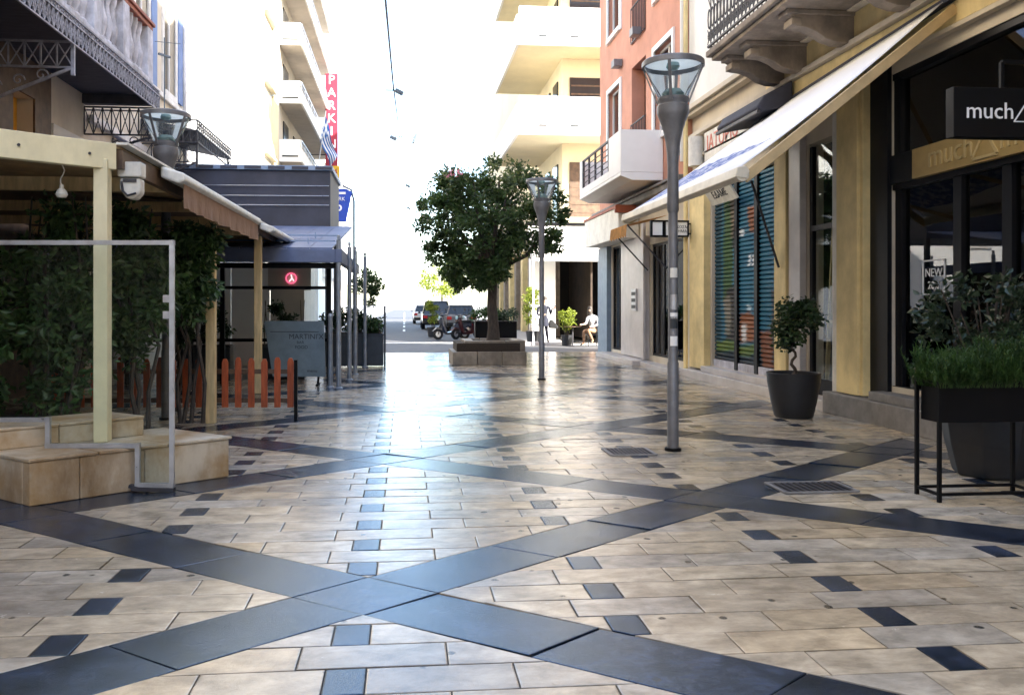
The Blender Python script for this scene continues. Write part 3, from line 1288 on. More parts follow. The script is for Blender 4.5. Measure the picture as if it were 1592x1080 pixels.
for a, b, c, d in ((9.18, 9.60, z0, z0 + 0.016), (9.18, 9.60, z0 + 0.40, z0 + 0.416), (9.18, 9.196, z0, z0 + 0.416), (9.584, 9.60, z0, z0 + 0.416)):
    m.box(6.240, 6.250, a, b, c, d)
m.text("NEW", 0.14, facing('-X', (6.244, 9.39, z0 + 0.26)), 0.002)
m.text("20%", 0.13, facing('-X', (6.244, 9.39, z0 + 0.11)), 0.002)
build("window_sticker", m, "letter_white", A)
# doorway with glazed door
m = M()
m.box(6.17, 6.23, 11.38, 11.46, 0.16, 3.9)
m.box(6.17, 6.23, 12.20, 12.28, 0.16, 3.9)
m.box(6.17, 6.23, 11.46, 12.20, 2.62, 2.70)
m.box(6.17, 6.23, 11.46, 12.20, 0.16, 0.40)
door = build("door", m, "dark_frame", A)
p = M()
p.box(6.196, 6.204, 11.44, 12.22, 0.38, 3.9)
build("pane", p, "screen_glass", door)
# roller shutter in three bays
for a, b in ((13.27, 14.20), (14.34, 15.10), (15.24, 16.33)):
    m = M()
    z = 0.42
    while z < 3.86:
        m.add([(6.25, a, z), (6.25, b, z), (6.215, b, z + 0.022), (6.215, a, z + 0.022), (6.215, b, z + 0.058), (6.215, a, z + 0.058), (6.25, b, z + 0.078), (6.25, a, z + 0.078)],
              [(0, 1, 2, 3), (3, 2, 4, 5), (5, 4, 6, 7)])
        z += 0.08
    o = bpy.data.meshes.new("shutter_slats")
    o.from_pydata([(x - 6.2, y - 13.23, z - 0.28) for x, y, z in m.v], [], m.f)
    o.materials.append(MATS["graffiti"])
    ob = bpy.data.objects.new("shutter", o)
    COL.objects.link(ob)
    ob.parent = A
    ob.location = (0.2, 3.23, 0.28)
    ORG[ob.name] = Vector((6.2, 13.23, 0.28))
    q = M()
    q.box(6.19, 6.26, a, b, 0.28, 0.415)
    build("bottom_rail", q, "blue_white_stone", A)
m = M()
for y in (14.27, 15.17):
    m.box(6.17, 6.27, y - 0.065, y + 0.065, 0.278, 3.88)
build("shutter_post", m, "dark_frame", A)
m = M()
m.box(6.28, 6.34, 13.2, 16.4, 0.2, 4.0)
build("shutter_back", m, "dark_inside", A)

# sign above the shutter
t = thing("wall_sign", (6.0, 15.3, 3.6), "small white sign tilted on the lintel above the graffiti shutter", "sign")
m = M()
m.extrude([(6.03, 14.72, 3.44), (6.03, 15.95, 3.44), (5.86, 15.95, 3.70), (5.86, 14.72, 3.70)], (0.03, 0, 0.02))
build("board", m, "plastic_white", t)
m = M()
mt = Matrix.Translation((5.925, 15.33, 3.595)) @ Matrix.Rotation(R(-33), 4, 'Y') @ facing('-X', (0, 0, 0))
m.text("\u0395\u0394\u0391\u039c\u0395", 0.20, mt, 0.004)
build("lettering", m, "letter_dark", t)

# red lettered shop sign under the balcony
t = thing("wall_sign", (6.1, 15.7, 4.4), "pale sign with faded red Greek letters above the white awning", "sign")
m = M()
m.box(6.06, 6.155, 14.4, 16.5, 4.30, 4.98)
build("board", m, "plastic_white", t, bevel=0.01)
m = M()
m.text("ΙΑΤΟΡΙΟ", 0.40, facing('-X', (6.055, 15.55, 4.72)), 0.006)
build("lettering", m, "letter_red", t)
m = M()
m.tube([(5.98, 16.75, 4.35), (5.98, 16.75, 4.95)], 0.16, 10)
build("rolled_blind", m, "plastic_white", A, smooth=True)

# big white awning
AW = thing("awning", (3.6, 9.0, 2.9), "large white awning with blue print sloping from the right facade", "awning")
x0, zf, x1, zw, ya, yb = 3.62, 2.93, 6.0, 4.66, 8.74, 13.55
m = M()
nx, ny = 10, 18
vs = []
for j in range(ny + 1):
    for i in range(nx + 1):
        u, v = i / nx, j / ny
        sag = 0.05 * math.sin(math.pi * u) + 0.012 * math.sin(v * 40)*math.sin(math.pi*u)
        vs.append((x0 + (x1 - x0) * u, ya + 0.12 + (yb - ya - 0.2) * v, zf + 0.05 + (zw + 0.24 * (1 - v) - 0.06 - zf) * u - sag))
fs = []
for j in range(ny):
    for i in range(nx):
        a = j * (nx + 1) + i
        fs.append((a, a + 1, a + nx + 2, a + nx + 1))
m.add(vs, fs)
cl = build("cloth", m, "awning_print", AW, smooth=True)
sol = cl.modifiers.new("thickness", 'SOLIDIFY')
sol.thickness = 0.008
m = M()
pr = [(x0 - 0.06, zf - 0.05), (x0 + 0.07, zf - 0.07), (x0 + 0.10, zf + 0.02), (x0 + 0.06, zf + 0.075), (x0 - 0.04, zf + 0.06)]
m.extrude([(x, ya, z) for x, z in pr], (0, yb - ya, 0))
build("front_bar", m, "awning_bar", AW, bevel=0.012)
for y in (ya + 0.05, yb - 0.05):
    m = M()
    m.bar((x0 + 0.05, y, zf - 0.06), (x1 + 0.1, y, zw - 0.14 + (0.28 if y < 10 else 0.0)), 0.05, 0.11)
    build("arm", m, "tan_bar", AW, bevel=0.006)
    m = M()
    m.tube([(x0 + 0.02, y - 0.04, zf - 0.02), (x0 + 0.02, y + 0.04, zf - 0.02)], 0.075, 12)
    build("arm_joint", m, "awning_bar", AW, smooth=True)
m = M()
m.bar((6.06, ya, zw + 0.25), (6.06, yb, zw + 0.02), 0.09, 0.06)
build("wall_rail", m, "navy_fabric", AW)
for y in (10.3, 12.7):
    m = M()
    m.tube([(x0 + 0.1, y, zf - 0.03), (4.9, y + 0.9, zf + 0.5), (5.95, y + 0.2, zw - 0.3)], 0.03, 7)
    build("folding_arm", m, "tan_bar", AW, smooth=True)
m = M()
m.tube([(5.55, 13.0, 3.5), (5.99, 12.95, 2.1)], 0.02, 6)
build("stay_rod", m, "iron", AW)

t = thing("folded_awning", (5.9, 13.9, 4.7), "folded dark navy awning tucked above the white awning", "awning")
m = M()
m.extrude([(6.06, 12.6, 4.62), (5.55, 12.6, 4.52), (5.48, 12.6, 4.60), (5.60, 12.6, 4.78), (6.06, 12.6, 5.02)], (0, 1.75, 0))
build("cloth_roll", m, "navy_fabric", t, bevel=0.03)
m = M()
m.bar((5.5, 12.6, 4.52), (5.5, 14.35, 4.52), 0.05, 0.05)
build("front_bar", m, "iron", t)

# blade sign of the near shop
t = thing("blade_sign", (5.2, 6.9, 3.0), "black blade sign reading much with a white triangle", "sign")
m = M()
m.box(4.72, 6.14, 6.82, 6.93, 2.95, 3.385)
build("box", m, "black_metal", t, bevel=0.006)
m = M()
m.text("much", 0.203, facing('-Y', (5.05, 6.816, 3.175)), 0.003)
for a, b in (((5.27, 3.09), (5.42, 3.31)), ((5.42, 3.31), (5.57, 3.09)), ((5.57, 3.09), (5.27, 3.09))):
    m.bar((a[0], 6.814, a[1]), (b[0], 6.814, b[1]), 0.008, 0.016, up=(0, 1, 0))
m.text("more", 0.203, facing('-Y', (5.83, 6.816, 3.175)), 0.003)
build("lettering", m, "letter_white", t)
m = M()
m.bar((5.2, 6.875, 3.38), (5.2, 6.875, 3.62), 0.03)
m.bar((5.2, 6.875, 3.62), (6.16, 6.875, 3.62), 0.035)
build("bracket", m, "black_metal", t)

# gold easel in the doorway
t = thing("gold_easel", (6.75, 11.8, 0.16), "gold A shaped easel standing inside the dark shop doorway", "easel")
for dy in (-0.26, 0.26):
    m = M()
    m.bar((6.32, 11.8 + dy, 0.17), (6.32, 11.8 + dy * 0.12, 2.75), 0.055, 0.03)
    build("leg", m, "gold_letter", t)
m = M()
m.bar((6.32, 11.58, 1.25), (6.32, 12.02, 1.25), 0.05, 0.04)
build("crossbar", m, "gold_letter", t)

# double lit blade sign further on
t = thing("blade_sign", (5.6, 17.2, 2.9), "small projecting sign with three white panels behind the near lamp post", "sign")
m = M()
for a, b, c, d in ((5.15, 5.97, 2.93, 2.965), (5.15, 5.97, 3.245, 3.28), (5.15, 5.185, 2.965, 3.245), (5.40, 5.47, 2.965, 3.245), (5.68, 5.72, 2.965, 3.245), (5.935, 5.97, 2.965, 3.245)):
    m.box(a, b, 17.15, 17.25, c, d)
m.bar((5.97, 17.2, 3.0), (6.2, 17.2, 3.0), 0.03)
m.bar((5.97, 17.2, 3.21), (6.2, 17.2, 3.21), 0.03)
build("frame", m, "black_metal", t)
for a, b in ((5.185, 5.40), (5.47, 5.68), (5.72, 5.935)):
    m = M()
    m.box(a, b, 17.17, 17.23, 2.965, 3.245)
    build("panel", m, "clean_white", t)
m = M()
m.text("ΚΟΣΜ", 0.085, facing('-Y', (5.83, 17.166, 3.14)), 0.002)
m.text("ΗΜΑ", 0.085, facing('-Y', (5.83, 17.166, 3.05)), 0.002)
m.text("1", 0.20, facing('-Y', (5.575, 17.166, 3.10)), 0.002)
build("lettering", m, "letter_dark", t)

t = thing("reflection_blocker", (0, -46, 0), "plain dark building added unseen behind the viewpoint to block sky reflections", "building")  # added block out of view, keeps bright sky out of the glass reflections
m = M()
m.box(-16, 16, -52, -46, 0, 15)
build("wall", m, "stone_trim", t)
for i in range(6):
    for k in range(4):
        m = M()
        m.box(-11 + i * 4, -9.6 + i * 4, -46.0, -45.94, 1.2 + k * 3.4, 3.2 + k * 3.4)
        build("window", m, "car_glass", t)

# ---- the pink building
B = thing("pink_building", (6.0, 21, 0), "salmon pink building on the right with white framed windows", "building")
m = M()
wins = [(18.45, 19.83, 5.55, 7.62), (18.45, 19.83, 8.9, 10.9), (23.05, 24.45, 5.7, 7.75), (23.05, 24.45, 9.35, 11.3)]
rec = [(20.60, 21.90, 5.3, 7.80), (20.60, 21.90, 8.40, 10.9)]
g_h = [(17.75, 20.35, 0.25, 3.0), (22.95, 24.3, 0.2, 3.2)]
wall_x(m, 6.05, 6.40, 17.50, 25.55, 4.3, 16.0, wins + rec)
m.box(6.95, 10.0, 17.50, 25.55, 4.3, 16.0)
m.box(6.40, 6.95, 17.50, 17.9, 4.3, 16)
m.box(6.40, 6.95, 25.2, 25.55, 4.3, 16)
m.box(6.40, 6.95, 17.9, 25.2, 15.8, 16)
m.box(6.40, 6.949, 17.9, 25.2, 7.82, 8.38)
m.box(6.40, 6.949, 17.9, 25.2, 4.3, 5.28)
build("wall", m, "pink_wall", B)
m = M()
wall_x(m, 6.12, 6.40, 17.50, 25.55, 0, 4.29, g_h)
m.box(8.2, 10.0, 17.50, 25.55, 0, 4.29)
m.box(6.40, 8.2, 20.5, 22.8, 0, 4.29)
m.box(6.40, 8.2, 24.45, 25.55, 0, 4.29)
build("ground_floor_wall", m, "cream_wall", B)
m = M()
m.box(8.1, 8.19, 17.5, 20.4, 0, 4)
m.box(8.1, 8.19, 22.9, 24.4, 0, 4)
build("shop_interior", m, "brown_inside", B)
for (a, b, c, d) in wins:
    window_x(B, a, b, c, d, 6.05, -1, "clean_white", "window_glass", 0.13, "clean_white", 1)
for (a, b, c, d) in rec:
    m = M()
    m.box(6.90, 6.94, a, b, c, d)
    q = build("recess", m, "deep_pink", B)
    m = M()
    m.box(6.80, 6.88, a + 0.25, b - 0.25, c + 0.05, d - 0.35)
    build("balcony_door", m, "dark_frame", q)
    m = M()
    n = 9
    for k in range(n + 1):
        y = a + (b - a) * k / n
        m.bar((6.02, y, c + 0.06), (6.02, y, c + 0.95), 0.016)
    m.bar((6.02, a, c + 0.97), (6.02, b, c + 0.97), 0.03)
    m.bar((6.02, a, c + 0.06), (6.02, b, c + 0.06), 0.03)
    build("railing", m, "iron", q)
# white balcony
m = M()
m.extrude([(6.04, 19.15, 4.42), (5.30, 19.15, 4.42), (5.02, 19.15, 4.52), (5.02, 19.15, 4.60), (6.04, 19.15, 4.60)], (0, 4.55, 0))
wb = build("balcony", m, "clean_white", B, bevel=0.01)
m = M()
m.box(5.02, 6.04, 19.15, 19.25, 4.603, 5.60)
m.box(5.02, 5.12, 19.252, 20.3, 4.603, 5.60)
build("parapet", m, "clean_white", wb, bevel=0.01)
m = M()
m.box(5.02, 5.12, 20.302, 23.70, 4.603, 4.80)
m.box(5.02, 5.12, 23.45, 23.70, 4.803, 5.60)
m.box(5.122, 6.04, 23.6, 23.70, 4.603, 5.60)
build("low_parapet", m, "clean_white", wb, bevel=0.01)
m = M()
for y in (20.45, 21.2, 21.95, 22.7, 23.4):
    m.bar((5.07, y, 4.80), (5.07, y, 5.58), 0.05)
for z in (4.95, 5.1, 5.25, 5.4):
    m.bar((5.07, 20.3, z), (5.07, 23.45, z), 0.02)
m.bar((5.07, 20.3, 5.58), (5.07, 23.45, 5.58), 0.05)
build("railing", m, "iron", wb)
for (y, z) in ((21.1, 8.52), (23.0, 8.25), (17.85, 4.9)):
    m = M()
    m.box(5.80, 6.04, y - 0.16, y + 0.16, z - 0.10, z + 0.10)
    build("wall_lamp", m, "lamp_grey", B, bevel=0.01)
m = M()
m.tube([(5.98, 17.62, 4.6), (5.98, 17.62, 13)], 0.05, 8)
build("drain_pipe", m, "white_wall", B, smooth=True)
# cornice, fascia, pillars, shop glass
m = M()
m.box(5.86, 6.05, 17.5, 25.6, 4.10, 4.25)
m.box(5.80, 6.05, 17.5, 25.62, 4.252, 4.31)
build("cornice", m, "grey_stone", B, bevel=0.01)
m = M()
m.box(5.55, 6.10, 21.4, 25.45, 3.25, 4.05)
fa = build("fascia", m, "plastic_white", B, bevel=0.015)
m = M()
m.box(5.52, 5.60, 21.4, 25.5, 4.052, 4.12)
m.box(5.45, 6.0, 21.3, 21.398, 3.9, 4.1)
build("fascia_trim", m, "red_brown", fa)
m = M()
m.box(5.98, 6.119, 24.4, 25.55, 0, 3.24)
build("pillar", m, "blue_grey_pillar", B, bevel=0.012)
m = M()
m.box(6.00, 6.119, 20.5, 22.85, 0.14, 3.24)
m.box(5.93, 5.998, 20.42, 20.62, 0.14, 3.6)
build("marble_cladding", m, "marble", B, bevel=0.01)
m = M()
m.box(5.62, 6.119, 20.3, 24.3, -0.005, 0.12)
m.box(5.80, 6.119, 17.5, 20.29, -0.005, 0.10)
build("door_step", m, "marble", B, bevel=0.01)
m = M()
m.box(5.955, 5.999, 21.2, 21.62, 1.35, 1.92)
ic = build("intercom", m, "silver", B)
m = M()
for k in range(3):
    m.box(5.945, 5.954, 21.25, 21.57, 1.41 + k * 0.17, 1.50 + k * 0.17)
build("button_row", m, "letter_dark", ic)
for (a, b, c, d) in g_h:
    window_x(B, a, b, c, d, 6.12, -1, "dark_frame", "shop_glass", 0, None, 2 if a < 20 else 1, 0.1, False)
t = thing("display_counter", (6.9, 19.0, 0.1), "pale shop counter with cartons seen through the glass shopfront", "counter")
for k, y in enumerate((18.2, 18.85, 19.5)):
    m = M()
    m.box(6.55, 7.05, y, y + 0.58, 0.25, 0.95)
    build("cabinet", m, "silver", t)
    m = M()
    m.box(6.60, 7.0, y + 0.05, y + 0.5, 0.952, 1.32)
    build("carton", m, "carton", t)

# small orange awning
t = thing("small_awning", (5.5, 21, 3.0), "small orange scalloped awning beside the far shop fascia", "awning")
m = M()
ys = [18.7 + 1.5 * k / 14 for k in range(15)]
vs, fs = [], []
for k, y in enumerate(ys):
    sc = 0.05 * (k % 2)
    vs += [(6.0, y, 3.56), (5.05, y, 3.34), (5.02, y, 3.04 + sc)]
for k in range(14):
    a = 3 * k
    fs += [(a, a + 3, a + 4, a + 1), (a + 1, a + 4, a + 5, a + 2)]
m.add(vs, fs)
o = build("cloth", m, "orange_awning", t)
s_ = o.modifiers.new("thickness", 'SOLIDIFY')
s_.thickness = 0.006
m = M()
for y in (18.72, 20.18):
    m.bar((5.08, y, 3.31), (5.98, y, 2.35), 0.03)
m.bar((5.08, 18.7, 3.32), (5.08, 20.2, 3.32), 0.03)
build("frame", m, "iron", t)

# ---- the sunlit apartment block beyond the cross street, right
C = thing("apartment_block", (8, 33, 0), "sunlit white apartment block with deep wraparound balconies beyond the tree", "apartment building")
m = M()
m.box(6.2, 16, 32.6, 62, 4.7, 21)
m.box(7.6, 16, 38.0, 62, 0, 4.698)
m.box(9.6, 16, 32.62, 37.99, 0, 4.698)
m.box(6.2, 7.59, 40, 62, 4.3, 4.698)
build("wall", m, "pale_yellow", C)
for k, z in enumerate((7.88, 11.22, 14.56, 17.9)):
    m = M()
    m.box(4.25, 16, 31.0, 32.6, z, z + 0.18)
    m.box(4.25, 6.2, 32.602, 38.3, z, z + 0.18)
    sl = build("balcony", m, "pale_yellow", C)
    m = M()
    m.box(4.25, 16, 30.9, 31.0, z - 0.02, z + 1.42)
    m.box(4.15, 4.25, 30.9, 38.3, z - 0.02, z + 1.10)
    m.box(4.25, 6.2, 38.2, 38.3, z + 0.182, z + 1.10)
    build("parapet", m, "clean_white", sl)
    m = M()
    for x in (5.0, 6.2, 7.4):
        m.box(x, x + 0.3, 30.88, 30.899, z + 0.30, z + 0.36)
    build("drain_slot", m, "letter_dark", sl)
    for i in range(3):
        m = M()
        x = 6.5 + i * 2.6
        m.box(x, x + 1.6, 32.55, 32.599, z - 2.9 + 0.02, z - 0.75)
        w = build("window", m, "brown_wood" if k == 0 else "car_glass", C)
        m = M()
        for j in range(6):
            zz = z - 2.75 + j * 0.33
            m.box(x + 0.05, x + 1.55, 32.535, 32.548, zz, zz + 0.06)
        build("shutter_slat", m, "brown_wood", w)
    m = M()
    for j in range(3):
        y = 33.4 + j * 1.8
        m.box(6.14, 6.198, y, y + 1.0, z - 3.0, z - 0.7)
    build("balcony_door", m, "car_glass", C)
m = M()
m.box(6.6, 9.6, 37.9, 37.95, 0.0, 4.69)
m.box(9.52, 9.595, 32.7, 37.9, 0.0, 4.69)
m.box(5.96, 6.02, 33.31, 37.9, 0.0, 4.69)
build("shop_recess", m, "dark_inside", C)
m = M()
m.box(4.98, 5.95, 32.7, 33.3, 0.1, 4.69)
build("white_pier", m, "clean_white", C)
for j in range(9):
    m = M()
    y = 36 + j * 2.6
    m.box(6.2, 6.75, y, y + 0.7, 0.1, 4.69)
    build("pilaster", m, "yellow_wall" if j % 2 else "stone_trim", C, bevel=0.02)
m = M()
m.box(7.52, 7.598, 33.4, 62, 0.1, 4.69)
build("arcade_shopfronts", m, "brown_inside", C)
t = thing("canopy_awning", (7, 31, 3.3), "white sloping canopy over the dark cafe front past the tree", "awning")
m = M()
m.extrude([(4.75, 32.58, 4.62), (4.75, 30.95, 3.42), (4.75, 30.95, 3.36), (4.75, 32.58, 4.56)], (4.6, 0, 0))
build("cloth", m, "clean_white", t)
m = M()
m.box(4.75, 9.35, 30.90, 30.95, 3.14, 3.43)
build("valance", m, "clean_white", t)
m = M()
m.box(4.74, 9.36, 32.50, 32.598, 4.625, 4.75)
build("top_rail", m, "black_metal", t)
for x in (4.8, 9.3):
    m = M()
    m.bar((x, 30.98, 0.0), (x, 30.98, 3.14), 0.06)
    build("post", m, "clean_white", t)

# ------------------------------------------------------------------ buildings: left side
D = thing("old_townhouse", (-6.3, 15, 0), "cream old townhouse on the left with balustrade balcony and iron canopies", "building")
m = M()
uw = [(22.55, 23.65, 7.15, 10.4), (20.2, 21.2, 7.0, 10.4), (14.0, 15.2, 6.1, 9.0), (10.6, 11.8, 6.1, 9.0)]
gw = [(14.05, 14.85, 3.8, 5.0), (14.6, 15.8, 0.3, 3.4), (8.4, 10.0, 0.3, 3.4)]
wall_x(m, -6.70, -6.30, -40, 24.6, 0, 16, uw + gw)
m.box(-14, -7.0, -40, 24.6, 0, 16)
m.box(-7.0, -6.70, -40, -39.5, 0, 16)
m.box(-7.0, -6.70, 24.2, 24.6, 0, 16)
m.box(-7.0, -6.70, -39.5, 24.2, 15.6, 16)
build("wall", m, "cream_wall", D)
for (a, b, c, d) in uw:
    w = window_x(D, a, b, c, d, -6.30, 1, "clean_white", "window_glass", 0.16, "white_stone", 1)
    if c > 6.5:
        m = M()
        m.box(-6.295, -6.235, b + 0.18, b + 0.62, c - 0.05, d + 0.05)
        build("shutter", m, "blue_shutter", w)
for (a, b, c, d) in gw:
    m = M()
    m.box(-6.62, -6.56, a - 0.05, b + 0.05, c, d)
    build("doorway", m, "orange_shutter" if a == 14.05 else "dark_inside", D)
m = M()
m.box(-6.30, -6.20, 20.0, 24.6, 6.85, 6.98)
m.box(-6.30, -6.17, 17.3, 24.62, 5.15, 5.30)
build("string_course", m, "white_stone", D, bevel=0.015)
m = M()
m.tube([(-6.2, 24.35, 0.2), (-6.2, 24.35, 15.5)], 0.06, 8)
build("drain_pipe", m, "white_stone", D, smooth=True)
m = M()
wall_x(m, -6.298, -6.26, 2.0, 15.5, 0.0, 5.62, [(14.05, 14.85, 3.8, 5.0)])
build("dark_wall_patch", m, "brown_wood", D)  # dark colour paints the shade under balcony and pergola onto the wall
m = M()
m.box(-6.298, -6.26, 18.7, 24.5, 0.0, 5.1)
build("dark_wall_patch", m, "grey_stone", D)  # plain grey panel over the lower wall
m = M()
m.box(-6.30, -6.26, 15.6, 18.6, 3.5, 4.75)
build("pale_panel", m, "white_wall", D)
# balustrade balcony
m = M()
m.box(-6.30, -5.10, 3, 17.35, 5.80, 5.93)
m.box(-6.30, -5.05, 3, 17.40, 5.933, 6.02)
db = build("balcony", m, "blue_white_stone", D, bevel=0.015)
m = M()
m.box(-5.36, -5.06, 3, 17.42, 7.02, 7.10)
m.box(-5.40, -5.02, 3, 17.46, 7.103, 7.17)
m.box(-6.3, -5.402, 17.2, 17.44, 7.02, 7.15)
build("coping", m, "red_brown", db, bevel=0.012)
y = 17.25
k = 0
while y > 9.0:
    m = M()
    if k % 5 == 0:
        m.box(-5.34, -5.06, y - 0.17, y + 0.17, 6.022, 7.02)
        build("pier", m, "blue_white_stone", db, bevel=0.012)
        y -= 0.36
    else:
        prof = [(0.085, 6.022), (0.085, 6.10), (0.05, 6.13), (0.09, 6.30), (0.10, 6.42), (0.055, 6.60), (0.045, 6.75), (0.08, 6.88), (0.085, 6.93), (0.085, 7.02)]
        m.lathe(-5.2, y, prof, 10)
        build("baluster", m, "blue_white_stone", db, smooth=True)
        y -= 0.27
    k += 1
# iron canopy below the balcony: dark boarded soffit, lace fringe, truss brackets
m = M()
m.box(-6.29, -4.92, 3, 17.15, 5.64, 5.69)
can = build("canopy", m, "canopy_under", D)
m = M()
for z in (5.36, 5.66, 5.76):
    m.bar((-4.88, 3, z), (-4.88, 17.2, z), 0.03, 0.025)
    m.bar((-4.88, 17.2, z), (-6.28, 17.2, z), 0.03, 0.025)
y = 6.0
while y < 17.2:
    m.bar((-4.88, y, 5.36), (-4.88, y + 0.15, 5.66), 0.018, 0.012)
    m.bar((-4.88, y + 0.15, 5.36), (-4.88, y, 5.66), 0.018, 0.012)
    m.bar((-4.88, y, 5.36), (-4.88, y, 5.76), 0.018, 0.012)
    m.tube([(-4.88, y + 0.075 + 0.05 * math.cos(i), 5.51 + 0.09 * math.sin(i)) for i in (0, 1.05, 2.1, 3.14, 4.2, 5.25, 6.28)], 0.008, 4)
    m.tube([(-4.88, y + 0.075 + 0.04 * math.cos(i), 5.71 + 0.035 * math.sin(i)) for i in (0, 1.5, 3.14, 4.7, 6.28)], 0.008, 4)
    y += 0.15
build("fringe", m, "pale_iron", can)


def truss(parent, y, mat, x_out=-4.9, x_in=-6.28, zt=5.40, zb=5.02, bays=6):
    m = M()
    m.bar((x_out, y, zt), (x_in, y, zt), 0.03)
    m.bar((x_out, y, zb), (x_in, y, zb), 0.03)
    for k in range(bays + 1):
        x = x_out + (x_in - x_out) * k / bays
        m.bar((x, y, zb), (x, y, zt), 0.022)
        if k < bays:
            x2 = x_out + (x_in - x_out) * (k + 1) / bays
            m.bar((x, y, zb), (x2, y, zt), 0.015)
            m.bar((x, y, zt), (x2, y, zb), 0.015)
    m.bar((x_out, y, zb), (x_in, y, 4.42), 0.04)
    for q in range(3):
        cx_ = x_out - 0.45 - q * 0.33
        cz_ = zb - 0.12 - q * 0.08
        m.tube([(cx_ + 0.10 * math.cos(i * 0.6) * (1 - i / 14), y, cz_ + 0.10 * math.sin(i * 0.6) * (1 - i / 14)) for i in range(13)], 0.012, 5)
    m.bar((x_out, y, zb - 0.12), (x_out, y, 5.66), 0.05)
    return build("truss_bracket", m, mat, parent)


for y in (8.7, 12.9):
    truss(can, y, "pale_iron")
truss(can, 17.1, "iron", zt=5.40, zb=4.86, bays=8)
m = M()
m.box(-6.29, -5.0, 17.0, 17.18, 5.45, 5.63)
build("end_board", m, "canopy_under", can)
# second iron canopy
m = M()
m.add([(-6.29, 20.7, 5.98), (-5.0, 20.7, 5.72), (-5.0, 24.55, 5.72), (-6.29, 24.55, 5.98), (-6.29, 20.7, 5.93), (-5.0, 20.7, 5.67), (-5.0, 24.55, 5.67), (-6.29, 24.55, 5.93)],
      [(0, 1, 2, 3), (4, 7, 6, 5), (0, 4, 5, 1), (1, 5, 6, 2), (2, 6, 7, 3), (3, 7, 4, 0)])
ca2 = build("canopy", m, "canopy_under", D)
m = M()
for z in (5.42, 5.95, 5.70):
    m.bar((-4.97, 20.66, z), (-4.97, 24.6, z), 0.03)
    m.bar((-4.97, 20.66, z), (-6.28, 20.66, z), 0.03)
y = 20.66
while y < 24.5:
    m.bar((-4.97, y, 5.42), (-4.97, y, 5.95), 0.016)
    m.bar((-4.97, y, 5.42), (-4.97, y + 0.2, 5.70), 0.013)
    m.bar((-4.97, y + 0.2, 5.70), (-4.97, y, 5.95), 0.013)
    m.bar((-4.97, y, 5.70), (-4.97, y + 0.2, 5.95), 0.013)
    y += 0.2
x = -6.28
while x < -4.97:
    m.bar((x, 20.66, 5.42), (x, 20.66, 5.95), 0.018)
    m.bar((x, 20.66, 5.42), (x + 0.16, 20.66, 5.70), 0.013)
    m.bar((x, 20.66, 5.70), (x + 0.16, 20.66, 5.95), 0.013)
    m.bar((x + 0.16, 20.66, 5.70), (x, 20.66, 5.95), 0.013)
    x += 0.163
build("fringe", m, "iron", ca2)
for y in (20.75, 24.3):
    truss(ca2, y, "iron", -5.0, -6.28, 5.38, 4.95, 6)
m = M()
m.bar((-6.0, 21.6, 5.98), (-6.0, 21.6, 8.2), 0.025)
m.bar((-6.25, 21.6, 8.1), (-5.6, 21.6, 8.05), 0.012)
m.bar((-6.1, 21.45, 7.75), (-5.9, 21.75, 7.75), 0.05)
tag(build("antenna_mast", m, "cable_grey", loc=(-6.0, 21.6, 5.98)), "thin antenna mast rising from the second iron canopy", "antenna")

# ---- building across the side street, left: blank white flank, orange shuttered windows further in
E2 = thing("white_flank_building", (-6.3, 36, 0), "white building with blank sunlit flank left of the street", "building")
m = M()
m.box(-40, -6.3, 36, 42.2, 0, 24)
build("wall", m, "clean_white", E2)
m = M()
m.box(-6.298, -6.22, 37.2, 38.0, 4, 23.6)
m.box(-6.298, -6.22, 40.6, 42.2, 4, 23.6)
build("bay_wall", m, "pale_yellow", E2)
for k in range(7):
    z = 5.2 + 3.2 * k
    m = M()
    m.box(-6.298, -6.05, 38.0, 40.6, z - 0.12, z)
    w = build("window", m, "pale_yellow", E2)
    m = M()
    m.box(-6.298, -6.26, 38.1, 40.5, z + 0.3, z + 2.5)
    build("pane", m, "pale_yellow", w)
for i in range(4):
    for k in range(6):
        x, z = -13.2 - i * 3.0, 4.2 + k * 3.3
        m = M()
        m.box(x - 0.75, x + 0.75, 35.94, 35.999, z, z + 2.0)
        w = build("window", m, "orange_shutter", E2)
        m = M()
        m.box(x - 0.9, x + 0.9, 35.9, 35.995, z - 0.12, z - 0.002)
        build("sill", m, "white_stone", w)

# ---- balconied apartment building further left
F = thing("balcony_apartments", (-6.3, 50, 0), "grey apartment building with stacked white balconies behind the parking sign", "apartment building")
m = M()
m.box(-20, -6.3, 42.3, 60, 0, 27)
build("wall", m, "beige_slab", F)
for k in range(6):
    z = 8.75 + 2.95 * k
    m = M()
    m.box(-6.298, -5.25, 43.0, 59.5, z, z + 0.16)
    s_ = build("balcony", m, "beige_slab", F)
    m = M()
    m.box(-6.298, -5.25, 42.9, 42.998, z - 0.02, z + 1.1)
    m.box(-5.25, -5.15, 42.9, 59.6, z - 0.02, z + 0.62)
    build("parapet", m, "clean_white", s_)
    m = M()
    m.bar((-5.2, 42.95, z + 1.05), (-5.2, 59.5, z + 1.05), 0.06)
    m.bar((-5.2, 42.95, z + 0.85), (-5.2, 59.5, z + 0.85), 0.03)
    for j in range(12):
        y = 43 + j * 1.5
        m.bar((-5.2, y, z + 0.62), (-5.2, y, z + 1.05), 0.04)
    build("railing", m, "silver", s_)
    m = M()
    m.box(-6.15, -5.35, 42.88, 42.899, z + 0.22, z + 0.30)
    build("drain_slot", m, "letter_dark", s_)
    for j in range(4):
        y = 44.2 + j * 3.9
        m = M()
        m.box(-6.298, -6.25, y, y + 1.8, z + 0.17, z + 2.3)
        build("window", m, "car_glass", F)

